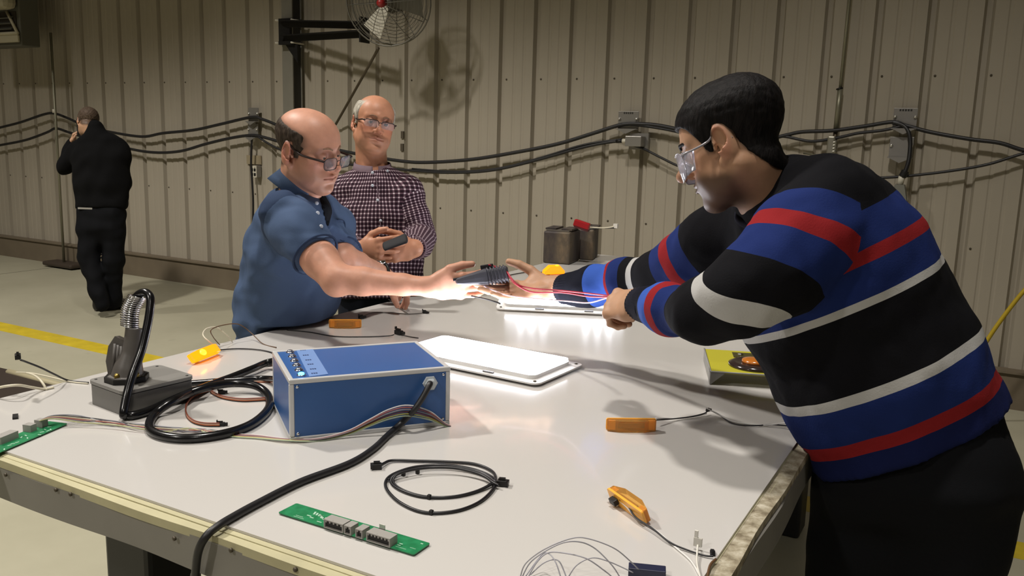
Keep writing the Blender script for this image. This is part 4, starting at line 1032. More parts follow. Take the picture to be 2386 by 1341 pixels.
def sm(a, b, x): t = np.clip((x-a)/(b-a), 0, 1); return t*t*(3-2*t)
def head_attrs(V, hairline, beard=0.0, hairfade=.010):
    x, y, z = V[:, 0], V[:, 1], V[:, 2]
    lip = np.exp(-((z+.0612)/.0085)**2)*np.exp(-(x/.026)**4)*(y > .083)
    f = np.interp(y, [p[0] for p in hairline], [p[1] for p in hairline]); hair = sm(-hairfade, hairfade, z-f)
    be = beard*sm(-.035, -.058, z+.25*(.07-y)*(y < .07))*sm(-.02, .02, y)*sm(-.14, -.115, z)
    earm = sm(.076, .084, np.abs(x))*(np.abs(y+.012) < .03)*(np.abs(z) < .045)
    cheek = np.exp(-(((np.abs(x)-.045)/.022)**2+((y-.06)/.03)**2+((z+.022)/.02)**2)) + np.exp(-((x/.014)**2+((y-.11)/.015)**2+((z+.03)/.014)**2)) + earm*.9
    return dict(lip=lip, hair=hair, beard=be, flush=cheek)
def skin_mat(name, tone, hair='4a3b32', lip=None, beard='4a4038', flush='b0604a', rough=.5):
    m = mk(name, tone, max(rough, .46), spec=.3)
    m.mottle(38, .08); src = m.b.inputs['Base Color'].links[0].from_socket
    c = m.mix(m.math('MULTIPLY', m.attr('flush'), .42), src, flush)
    c = m.mix(m.math('MULTIPLY', m.attr('lip'), .5), c, lip or '9a5a50')
    c = m.mix(m.math('MULTIPLY', m.attr('beard'), .75), c, beard)
    c = m.mix(m.math('MULTIPLY', m.attr('hair'), .92), c, hair); m.base(c)
    m.set('Subsurface Weight', .08); m.set('Subsurface Radius', (.012, .004, .002)); m.set('Subsurface Scale', .5)
    m.bump(m.noise(190, 3), .12, .001)
    return m
def hair_mat(name, c1, c2, rough=.6):
    m = mk(name, c1, rough, spec=.12); n1 = m.noise(140, 4, stretch=(1, 1, .25)); m.base(m.ramp(n1, [(.35, c1), (.68, c2)])); m.bump(n1, .7, .004); return m
def make_head(M, person, hairline, thick, hairmat, neck_w=None, nr=(.056, .060), beard=0.0, crown=None, rough_amp=.0012, nape=False, **kw):
    """returns the skin part; adds the hair and eyes as children"""
    S = Solid(); sc = M.to_scale().x
    head_solid(S, (loc(M, neck_w), nr[0], nr[1]) if neck_w is not None else None, **kw)
    V, Q = S.mesh(.0026); V = relax(V, Q, 1, .4)
    at = head_attrs(V, hairline, beard)
    if crown is not None: at['hair'] = at['hair']*crown(V)
    # hair shell
    Hs = Solid(); head_solid(Hs, (loc(M, neck_w), nr[0]-.001, nr[1]-.001) if (neck_w is not None and nape) else None, **dict(kw, ear=.3)); Hs.p = [q for q in Hs.p]
    hy, hz = [p[0] for p in hairline], [p[1] for p in hairline]
    def shell(x, y, z):
        f = np.interp(y, hy, hz); return f-z+0*x
    th = thick
    Hs.add(lambda x, y, z: -(th if np.isscalar(th) else th(x, y, z))+0*x+0*y+0*z, [-9]*3, [9]*3, 0, 'd')
    Hs.disp(folds(rough_amp, 320, 3))
    Hs.limit(lambda x, y, z: shell(x, y, z)*.8)
    Hs.limit(lambda x, y, z: np.where(np.abs(x) > .062, .022-np.sqrt((y+.012-kw.get('ear_y', 0))**2*1.3+(z+.004)**2*.55), -1.0)+0*x+0*y+0*z)
    if crown is not None: Hs.limit(lambda x, y, z: .004*(0.5-crown(np.stack(np.broadcast_arrays(x, y, z), -1).reshape(-1, 3)).reshape(np.broadcast(x, y, z).shape))*4)
    hv, hq = Hs.mesh(.0034, (-.11, -.14, -.12), (.11, .14, .16)); hv = relax(hv, hq, 1, .5)
    mesh_obj('hair', xf(M, hv), hq, hairmat, person)
    m_eye = mk('eye_white', 'd8d2cc', .15); m_iris = mk('iris_dark', '3a2c22', .1)
    for s in (-1, 1):
        e = MB().ball((0, 0, 0), .0122, 10).xf(M @ Matrix.Translation((s*.0315, .0772, .0055))); eo = e.build('eye', m_eye, person)
        MB().lathe([(.0062, .0104), (.0052, .0116), (.0008, .0124)], 14, M @ Matrix.Translation((s*.0315, .0772, .0045)) @ Matrix.Rotation(-math.pi/2-.22, 4, 'X')).build('iris', m_iris, eo)
    # brows
    return xf(M, V), Q, at
def smooth_attr(Q, a, it=12):
    e = np.concatenate([Q[:, [0, 1]], Q[:, [1, 2]], Q[:, [2, 3]], Q[:, [3, 0]]]); e = np.concatenate([e, e[:, ::-1]]); c = np.maximum(np.bincount(e[:, 0], minlength=len(a)), 1)
    for _ in range(it): a = .4*a+.6*np.bincount(e[:, 0], a[e[:, 1]], minlength=len(a))/c
    return a
def brows(M, person, mat, th=.003):
    for s in (-1, 1):
        p = cr([(s*.012, .0985, .024), (s*.026, .0955, .029), (s*.042, .081, .027), (s*.050, .070, .022)], 4)
        MB().tube(p, [th*.9]*4+[th]*6+[th*.5]*(len(p)-10), 6).xf(M).build('eyebrow', mat, person)
def specs(M, person, frame_mat, lens_mat, w=.050, h=.030, rim=True, drop=0.0, y0=.110, r=.0012, wrap=.10, label=None, temple_r=.0022, ty=0.0, shield=False):
    """eyeglasses as a thing of its own parts under the person"""
    g = bpy.data.objects.new('glasses', None); COL.objects.link(g); g.parent = person; WM[g] = WM[person]
    if label: g['label'] = label
    zc = -.003-drop
    def lens_pt(s, a, b):
        x = s*.0335+a; return Vector((x, y0-wrap*18*max(0, abs(x)-.01)**2, zc+b))
    for s in (-1, 1):
        pr = rrect(w, h, min(w, h)*.36, 4); n = len(pr)
        out = [lens_pt(s, a, b) for a, b in pr]
        c0 = lens_pt(s, 0, 0)+Vector((0, .0012, 0)); mb = MB()
        v = [p for p in out]+[p-Vector((0, .0016, 0)) for p in out]+[c0, c0-Vector((0, .0016, 0))]
        f = [(i, (i+1) % n, 2*n) for i in range(n)]+[(n+(i+1) % n, n+i, 2*n+1) for i in range(n)]+[(i, n+i, n+(i+1) % n, (i+1) % n) for i in range(n)]
        mb.add(v, f, True).xf(M).build('lens', lens_mat, g)
        if rim: MB().tube(out, r, 6, True).xf(M).build('rim', frame_mat, g)
        else: MB().tube(out[:n//2+1], r, 6).xf(M).build('rim', frame_mat, g)
        if shield:
            e0, e1 = lens_pt(s, s*w*.46, h*.42), lens_pt(s, s*w*.46, -h*.42); k0, k1 = Vector((s*.0735, .062, zc+h*.34)), Vector((s*.0725, .070, zc-h*.34)); i_ = Vector((-s*.0014, 0, 0)); rows = []
            for t in np.linspace(0, 1, 6):
                bow = Vector((s*.006*math.sin(math.pi*t), 0, 0)); rows.append((e0.lerp(k0, t)+bow, e1.lerp(k1, t)+bow))
            v = [p for a, b in rows for p in (a, b, b+i_, a+i_)]; f = [(q*4+j, q*4+(j+1) % 4, q*4+4+(j+1) % 4, q*4+4+j) for q in range(5) for j in range(4)]+[(0, 1, 2, 3), (23, 22, 21, 20)]
            MB().add(v, f, True).xf(M).build('side_shield', lens_mat, g)
        hx = lens_pt(s, s*w/2, h*.28)
        MB().tube(cr([hx, hx+Vector((s*.006, -.006, .002)), Vector((s*.0745, .03, zc+h*.40+.002)), Vector((s*.0785, -.012+ty, .030)), Vector((s*.0785, -.026+ty, .018)), Vector((s*.0745, -.036+ty, -.002))], 6), temple_r, 6).xf(M).build('temple', frame_mat, g)
    MB().tube(cr([lens_pt(-1, w/2-.001, h*.15), Vector((0, y0+.003, zc+h*.26)), lens_pt(1, -w/2+.001, h*.15)], 6), r, 6).xf(M).build('bridge', frame_mat, g)
    return g

# ------------------------------------------------------------------ hand
def hand(S, wrist, Yd, Zd, side, curls, spread=(.10, .02, -.06, -.15), thumb=None, s=1.0, fore=None):
    """side +1 right, -1 left; curls: four (mcp, pip, dip) in radians; thumb: three directions in (toward thumb, fingers, dorsal)"""
    Y = nrm(Yd); Z = np.array(Zd, float); Z = nrm(Z-Y*(Z@Y)); X = -side*np.cross(Y, Z); w = np.array(wrist, float)
    pt = lambda a, b, c: w+s*(a*X+b*Y+c*Z)
    S.ecap(pt(0, -.01, 0), pt(.001, .028, 0), (.028*s, .020*s), (.036*s, .0175*s), Z, .012)
    S.ecap(pt(.001, .028, 0), pt(0, .082, .001), (.037*s, .017*s), (.039*s, .0125*s), Z, .012, cap=.6)
    S.ell(pt(.022, .034, -.010), (.017*s, .026*s, .014*s), np.stack([X, Y, Z], 1), k=.012)
    S.ell(pt(-.024, .030, -.008), (.013*s, .028*s, .013*s), np.stack([X, Y, Z], 1), k=.012)
    roots = [(.0295, .084), (.010, .089), (-.0095, .086), (-.0275, .078)]; lens = [(.043, .025, .021), (.048, .029, .022), (.044, .027, .022), (.034, .020, .019)]; rad = [.0094, .0097, .0092, .0080]
    tips = []
    for i in range(4):
        p = pt(roots[i][0], roots[i][1], .0); sp = spread[i]; base = nrm(Y*math.cos(sp)+X*math.sin(sp)); a = 0
        S.ball(p+Z*.002*s, (rad[i]+.0016)*s, .008)
        r = rad[i]*s
        for j in range(3):
            a += curls[i][j]; d = base*math.cos(a)-Z*math.sin(a); q = p+d*lens[i][j]*s
            S.cone(p, q, r, r*.92, .0030 if j else .005); r *= .92; p = q
        tips.append(p)
    th = thumb or [(.75, .62, -.22), (.42, .88, -.22), (.25, .95, -.20)]
    p = pt(.020, .018, -.006); r0 = [.0150, .0122, .0110, .0088]
    for j, L in enumerate((.043, .034, .027)):
        d = nrm(th[j][0]*X+th[j][1]*Y+th[j][2]*Z); q = p+d*L*s; S.cone(p, q, r0[j]*s, r0[j+1]*s, .010 if j == 0 else .003); p = q
    tips.append(p)
    return tips
# ================================================================== people
r_, u_c, f_, b_ = CR, CU, CF, -CF
def rpx(px, dep): return px*dep/F
def rotv(v, ax, a): return np.array(Matrix.Rotation(a, 3, Vector(nrm(ax))) @ Vector([float(q) for q in v]))
def face(F0, pitch=0, roll=0, yaw=0):
    """F0 facing; pitch looks down; roll leans the crown about the facing axis (right-hand); yaw turns about up"""
    Fv, U = np.array(F0, float), np.array(u_c, float); R = np.cross(Fv, U)
    pitch, roll, yaw = map(math.radians, (pitch, roll, yaw))
    Fv, U = rotv(Fv, R, -pitch), rotv(U, R, -pitch)
    U = rotv(U, Fv, roll)
    return rotv(Fv, u_c, yaw), rotv(U, u_c, yaw)
def chain_par(V, pts):
    """arc length (0..1) of the nearest point on a polyline, plus tangential frame angle"""
    C = np.array(cr(pts, 8)); d = C[1:]-C[:-1]; L = np.linalg.norm(d, axis=1); cum = np.concatenate([[0], np.cumsum(L)])
    best = np.full(len(V), 1e9); s = np.zeros(len(V))
    for i in range(len(d)):
        t = ((V-C[i])@d[i])/(L[i]**2); t = np.clip(t, 0 if i else -1, 1 if i < len(d)-1 else 2); q = np.linalg.norm(V-C[i]-t[:, None]*d[i], axis=1); m = q < best
        best[m] = q[m]; s[m] = cum[i]+t[m]*L[i]
    return s/cum[-1]
def stripes(m, fac, items):
    return m.ramp(fac, [(max(0, min(1, p)), c) for p, c in items], 'CONSTANT')
def cloth(name, col, rough=.85, fine=420):
    m = mk(name, col, rough, spec=.12); m.bump(m.noise(fine, 2), .35, .0012); return m
def strip_band(c, axis, ref, r0, r1, h0, h1, a0, a1, n=40, th=.003, ell=1.0, dip=0.0):
    """band round an axis from angle a0 to a1, lower/upper radius and height"""
    A = nrm(axis); X = nrm(np.array(ref)-A*(np.array(ref)@A)); Y = np.cross(A, X); mb = MB(); v = []; f = []
    for i in range(n+1):
        a = a0+(a1-a0)*i/n; d = X*math.cos(a)+Y*math.sin(a)*ell; dd = -dip*max(0, math.cos(a))**3
        for r, h in ((r0, h0+dd), (r1, h1), (r1-th, h1), (r0-th, h0+dd)): v.append(np.array(c)+d*r+A*h)
    for i in range(n):
        for k in range(4): f.append((i*4+k, i*4+(k+1) % 4, i*4+4+(k+1) % 4, i*4+4+k))
    f += [(3, 2, 1, 0), (n*4, n*4+1, n*4+2, n*4+3)]
    return mb.add(v, f, True)
def biggest(V, Q):
    p = list(range(len(V)))
    def find(a):
        while p[a] != a: p[a] = p[p[a]]; a = p[a]
        return a
    for q in Q.tolist():
        r0 = find(q[0])
        for k in q[1:]: p[find(k)] = r0
    lab = np.array([find(i) for i in range(len(V))]); best = np.bincount(lab[Q[:, 0]]).argmax(); keep = lab == best
    idx = np.cumsum(keep)-1; return V[keep], idx[Q[keep[Q[:, 0]]]]
def left_of_table(S):
    S.limit(lambda x, y, z: np.where(z < T+.010, x+1.838, -1.0)+0*y)
def right_of_table(S):
    S.limit(lambda x, y, z: np.where(z < T+.006, -.252-x, -1.0)+0*y)
def lcut(S, p, n, rad):
    S.limit(lambda x, y, z: np.where((x-p[0])**2+(y-p[1])**2+(z-p[2])**2 < rad**2, (x-p[0])*n[0]+(y-p[1])*n[1]+(z-p[2])*n[2], -1.0))
def shoe(M, person, mat):
    S = Solid(); S.ecap((0, -.07, .045), (0, .06, .035), (.040, .045), (.046, .034), (0, 0, 1), .02); S.ecap((0, .06, .035), (0, .16, .030), (.046, .034), (.036, .024), (0, 0, 1), .02)
    S.cone((0, -.055, .06), (0, -.06, .12), .042, .045, .02); S.cut((0, 0, .004), (0, 0, -1))
    V, Q = S.mesh(.006); mesh_obj('shoe', xf(M, relax(V, Q, 1)), Q, mat, person)
    MB().prism([(.036*math.cos(a)*(1.1 if math.sin(a) > 0 else .95), .045+.125*math.sin(a)) for a in np.linspace(0, 6.28, 24, endpoint=False)], .0, .014).xf(M).build('sole', mk('sole_black', '141313', .8), person)
m_lensg = mk('clear_lens', 'ffffff', .02); m_lensg.set('Transmission Weight', 1.0); m_lensg.set('IOR', 1.06)
m_lensglare = mk('glare_lens', 'eceef6', .03); m_lensglare.set('Transmission Weight', .9); m_lensglare.set('IOR', 1.08)  # glare put into the lens as a whitish base colour
m_gfr = mk('dark_glasses_frame', '2a1c1a', .3, .2)
m_navy = cloth('navy_jeans', '171b24'); m_blackp = cloth('black_trousers', '0e0f12'); m_jacket = cloth('black_fleece', '0c0c0d', .95)
m_shoe = mk('black_leather', '151414', .35)

# ------------------------------------------------------------------ A: striped sweater
def person_A():
    dp = 1.66
    foot = onz(2150, 1900, 0); hipc = P(2110, 1060, dp)
    A = thing('person', 'person in a blue, red and grey striped sweater leaning over the table from the right', 'person', (hipc[0], hipc[1], 0))
    sk = skin_mat('skin_olive', 'b28a6e', '1b1716', 'a06a60', '352a26', 'b06a58')
    Fv, U = face(-r_, 17, -3, -27)
    HM = head_frame(P(1708, 335, 1.62), Fv, U, .95)
    hairline = [(-.14, -.088), (-.085, -.088), (-.066, -.078), (-.048, -.052), (-.030, -.028), (-.018, .0), (-.006, .030), (.014, .036), (.022, .0), (.026, -.014), (.040, -.012), (.046, .012), (.058, .034), (.068, .050), (.080, .060), (.12, .062)]
    nb = P(1795, 470, 1.67)
    th = lambda x, y, z: .0012+.0095*sm(.015, .09, z)+.0045*sm(-.01, -.07, y)
    hv = hair_mat('black_hair', '0b0a0b', '1d1a1a')
    V0, Q0, a0 = make_head(HM, A, hairline, th, hv, nb, (.058, .064), beard=1.0, ear=1.16, jowl=.005, nose=1.06, rough_amp=.0007, nape=True, ear_y=.018)
    brows(HM, A, hv, .0038)
    m_saf = mk('safety_lens', 'f4f4ff', .06); m_saf.set('Transmission Weight', .82); m_saf.set('IOR', 1.3)
    g = specs(HM, A, mk('clear_frame', '8d8b92', .15), m_saf, .066, .056, rim=True, drop=.012, y0=.114, r=.0009, wrap=.45, temple_r=.0024, ty=.022, shield=True, label='clear wraparound safety glasses')
    # torso sections
    sec = [(2122, 1030, 238, 1.66, .165), (2035, 848, 226, 1.66, .18), (1955, 690, 224, 1.665, .19), (1915, 590, 196, 1.67, .20), (1885, 505, 140, 1.67, .175)]
    tp_ = [P(x, y, d) for x, y, _, d, _ in sec]; tr = [(rpx(w, d), v) for _, _, w, d, v in sec]
    near = [(1922, 462, 92, 1.545), (1872, 560, 104, 1.50), (1800, 636, 98, 1.475), (1722, 690, 82, 1.48), (1640, 727, 65, 1.54), (1562, 722, 52, 1.66), (1500, 709, 41, 1.755)]
    far = [(1735, 530, 88, 1.83), (1670, 562, 78, 1.87), (1600, 604, 60, 1.93), (1540, 636, 50, 2.0), (1460, 655, 46, 2.09), (1380, 668, 43, 2.17), (1318, 673, 36, 2.235)]
    npnt = [P(x, y, d) for x, y, _, d in near]; nrad = [rpx(w, d) for _, _, w, d in near]
    fpnt = [P(x, y, d) for x, y, _, d in far]; frad = [rpx(w, d) for _, _, w, d in far]
    axis = nrm(tp_[-2]-tp_[0])
    hem = P(2118, 1018, dp)
    def torso(S, o=0.0):
        S.chain(tp_, [(a+o, b+o) for a, b in tr], f_, .05)
        S.cone(P(1830, 455, 1.66), P(1925, 462, 1.56), .066+o, .062+o, .05); S.cone(P(1815, 455, 1.67), P(1745, 520, 1.80), .062+o, .06+o, .05)
        S.cone(P(1965, 470, 1.62), P(2000, 520, 1.70), .06+o, .08+o, .05)
        return S
    def arms(S, o=0.0, k=.02):
        S.chain(npnt, [x+o for x in nrad], None, k); S.chain(fpnt, [x+o for x in frad], None, k); return S
    S = torso(Solid()); 
    S2 = arms(Solid()); full = Solid(); full.p = S.p+[(fn, lo, hi, .045, op) for fn, lo, hi, k, op in S2.p]
    full.disp(folds(.0030, 48, 11, (.2, .3, .3))); full.disp(folds(.0012, 120, 4))
    full.cut(hem, -axis); lcut(full, npnt[-1], nrm(npnt[-1]-npnt[-2]), .11); lcut(full, fpnt[-1], nrm(fpnt[-1]-fpnt[-2]), .11)
    right_of_table(full)
    full.add(lambda x, y, z: np.sqrt((x-nb[0])**2+(y-nb[1])**2+(z-nb[2]-.035)**2)-.0565, nb-.06, nb+.1, .01, 's')
    V, Q = full.mesh(.0068); V = relax(V, Q, 2, .5)
    dN = Solid().chain(npnt, nrad).at(V); dF = Solid().chain(fpnt, frad).at(V); dT = S.at(V)
    w = np.minimum(dN, dF)-dT+.004
    tpar = ((V-hem)@axis)/.62
    tb = lambda x, y: float((P(x, y, dp)-hem)@axis)/.62
    sN = chain_par(V, npnt); nC0 = np.array(cr(npnt, 8)); cum = np.concatenate([[0], np.cumsum(np.linalg.norm(nC0[1:]-nC0[:-1], axis=1))]); cum /= cum[-1]
    at_ = lambda q: np.stack([np.interp(np.clip(q, 0, 1), cum, nC0[:, i]) for i in range(3)], 1)
    nC = at_(sN); tN = at_(sN+.06)-at_(sN-.06); tN /= np.linalg.norm(tN, axis=1)[:, None]; pN = np.cross(tN, f_); pN /= np.linalg.norm(pN, axis=1)[:, None]; pN *= np.sign(pN@(r_*.7-u_c*.7))[:, None]
    lenN = sum(np.linalg.norm(npnt[i+1]-npnt[i]) for i in range(len(npnt)-1))
    sN = sN+np.interp(sN, [0, .2, .45, .62, .75], [.28, .3, .55, .45, 0])*((V-nC)*pN).sum(1)/lenN
    sF = chain_par(V, fpnt); nearm = (dN < dF).astype(float)
    def pb(ptlist, chain): return [float(chain_par(np.array([P(x, y, np.interp(x, [c[0] for c in chain][::-1], [c[3] for c in chain][::-1]))]), [P(x_, y_, d_) for x_, y_, _, d_ in chain])[0]) for x, y in ptlist]
    m = cloth('striped_knit', '20222a', .9, 300)
    K, Bl, Rd, Wh, Nv, LB = '0f0f13', '1b2a5f', '862024', 'aeadab', '12141f', '3556a8'
    tR = stripes(m, m.attr('t_torso'), [(0, '151d48'), (tb(2317, 866), Rd), (tb(2301, 838), Bl), (tb(2255, 771), Wh), (tb(2247, 748), K), (tb(2175, 605), Wh), (tb(2165, 588), Bl), (tb(2117, 538), Rd), (tb(2101, 512), Bl), (tb(2056, 452), K)])
    bn = pb([(1884, 470), (1868, 545), (1852, 588), (1795, 630), (1732, 670), (1700, 700), (1606, 733), (1578, 730), (1560, 725), (1528, 718)], near)
    nR = stripes(m, m.attr('t_near'), [(0, K), (bn[0], Bl), (bn[1], Rd), (bn[2], Bl), (bn[3], K), (bn[4], Wh), (bn[5], K), (bn[6], Bl), (bn[7], Rd), (bn[8], LB), (bn[9], Nv)])
    bf = pb([(1640, 580), (1608, 600), (1588, 610), (1562, 625), (1506, 645), (1492, 648), (1474, 652), (1449, 657), (1440, 660), (1392, 667)], far)
    fR = stripes(m, m.attr('t_far'), [(0, K), (bf[0], Bl), (bf[1], Rd), (bf[2], Bl), (bf[3], K), (bf[4], Wh), (bf[5], K), (bf[6], Bl), (bf[7], Rd), (bf[8], LB), (bf[9], Nv)])
    ar = m.mix(m.math('GREATER_THAN', m.attr('near'), .5), fR, nR)
    m.base(m.mix(m.math('LESS_THAN', m.attr('w'), 0.0), tR, ar))
    mesh_obj('striped_sweater', V, Q, m, A, dict(t_torso=np.clip(tpar, 0, 1), t_near=np.clip(smooth_attr(Q, sN, 22), 0, 1), t_far=np.clip(smooth_attr(Q, sF), 0, 1), w=smooth_attr(Q, w, 8), near=nearm))
    # ribbed cuffs, collar
    m_rib = cloth('dark_rib_knit', '1c1d28', .9)
    def cuff(c, d, r, L, nm='cuff'):
        A_ = nrm(d); X = nrm(np.cross(A_, u_c)); Y = np.cross(A_, X); mb = MB(); n = 72; v = []; f = []; pr = [(0, r*1.03), (.25, r*1.05), (.7, r), (1, r*.97), (1, r*.86), (.6, r*.85)]
        for i in range(n):
            a = 2*math.pi*i/n; k = 1.0 if i % 2 else .955
            for t, rr in pr: v.append(np.array(c)+A_*t*L+(X*math.cos(a)+Y*math.sin(a))*rr*(k if t > .2 and rr > r*.9 else 1))
        q = len(pr)
        for i in range(n):
            for k in range(q-1): f.append((i*q+k, ((i+1) % n)*q+k, ((i+1) % n)*q+k+1, i*q+k+1))
        mb.add(v, f, True).build(nm, m_rib, A)
    dn = npnt[-1]-npnt[-2]; dn = nrm(dn); df = nrm(fpnt[-1]-fpnt[-2])
    cuff(npnt[-1]-dn*.03, dn, .0365, .048); cuff(fpnt[-1]-df*.052, df, .0405, .062)
    nd = nrm(P(1740, 400, 1.64)-nb)
    cc = nb+nd*.008
    X = nrm(np.cross(nd, u_c)); Y = np.cross(nd, X)
    MB().tube([cc+(X*math.cos(a)+Y*math.sin(a))*.067 for a in np.linspace(0, 2*math.pi, 36, endpoint=False)], .008, 8, True).build('collar', m_rib, A)
    # hands
    nh = Solid(); wN = npnt[-1]+dn*.012
    nh.cone(npnt[-1]-dn*.03, wN, .027, .026, .012)
    Yd = nrm(-.62*r_-.02*u_c+.78*f_); Zd = -.60*r_+.65*u_c-.45*f_
    hand(nh, wN, Yd, Zd, -1, [(.9, 1.3, .8), (.95, 1.35, .8), (1.0, 1.35, .8), (1.05, 1.35, .8)], spread=(.05, .0, -.04, -.09), thumb=[(.55, .75, -.45), (.05, .85, -.6), (-.3, .75, -.6)])
    V1, Q1 = nh.mesh(.0026); V1 = relax(V1, Q1, 1, .4)
    fh = Solid(); wF = P(1284, 668, 2.262)
    fh.cone(fpnt[-1]-df*.05, wF, .031, .029, .012)
    Yd = nrm(-.97*r_-.10*u_c+.02*f_); Zd = -.80*u_c+.50*f_
    tipsF = hand(fh, wF, Yd, Zd, 1, [(.12, .22, .15), (.10, .20, .15), (.12, .22, .15), (.15, .25, .2)], spread=(.10, .02, -.07, -.18), thumb=[(.62, .62, -.42), (.40, .80, -.36), (.30, .88, -.22)], s=1.06)
    V2, Q2 = fh.mesh(.0026); V2 = relax(V2, Q2, 1, .4)
    body = arms(torso(Solid(), -.034), -.017); lcut(body, npnt[-1], dn, .1); lcut(body, fpnt[-1], df, .1)
    # legs
    hipN, hipF = P(2222, 1135, 1.60), P(2025, 1135, 1.70)
    fN, fFt = np.array([hipN[0]+.02, hipN[1]-.02, 0]), np.array([hipF[0]-.02, hipF[1]+.02, 0])
    legs = []
    for h, ft, s in ((hipN, fN, 1), (hipF, fFt, -1)):
        kn = (h+ft)/2+np.array([-.03, 0, .02]); legs.append([h+np.array([0, 0, .0]), h-np.array([0, 0, .12]), kn, np.array([ft[0], ft[1], .16]), np.array([ft[0], ft[1], .075])])
    lr = [.108, .104, .078, .062, .062]
    for L in legs: body.chain([L[0]-np.array([0, 0, .13])]+L[2:], [q-.022 for q in lr[1:]], None, .02)
    body.chain([P(2122, 1040, 1.67), legs[0][2]*.35+legs[0][1]*.65], [.10, .08]); body.chain([P(2122, 1040, 1.67), legs[1][2]*.35+legs[1][1]*.65], [.10, .08])
    V3_, Q3 = body.mesh(.013)
    Vb, Qb, ab = join_meshes([(V0, Q0, a0), (V1, Q1, {}), (V2, Q2, {}), (V3_, Q3, {})])
    mesh_obj('body', Vb, Qb, sk, A, ab)
    J = Solid()
    for L in legs: J.chain(L, lr, None, .03)
    J.ecap(P(2130, 1090, 1.66), P(2108, 1000, 1.66), (rpx(226, 1.66), .150), (rpx(214, 1.66), .145), f_, .06)
    J.disp(folds(.004, 55, 5)); J.cut(fN+np.array([0, 0, .07]), (0, 0, -1)); J.cut(P(2108, 970, 1.67), axis); right_of_table(J)
    V, Q = J.mesh(.0095); mesh_obj('jeans', relax(V, Q, 2), Q, m_blackp, A)
    for ft in (fN, fFt): shoe(M4(frame((0, 1, 0)), ft), A, m_shoe)
    # watch on the near wrist
    wd_ = MB(); wc_ = npnt[-1]+dn*.018; X = nrm(np.cross(dn, u_c)); Y = np.cross(dn, X)
    wd_.tube([wc_+(X*math.cos(a)*.031+Y*math.sin(a)*.027) for a in np.linspace(0, 6.283, 24, endpoint=False)], .0045, 6, True).build('watch_strap', m_blk, A)
    MB().box(wc_+(-X*.012 if False else 0)+u_c*.004-f_*.030, (.016, .008, .022), Matrix((Vector(dn), Vector(-f_), Vector(np.cross(dn, -f_)))).transposed(), bev=.002).build('watch_face', m_chrome, A)
    return A, tipsF
A_person, A_tips = person_A()

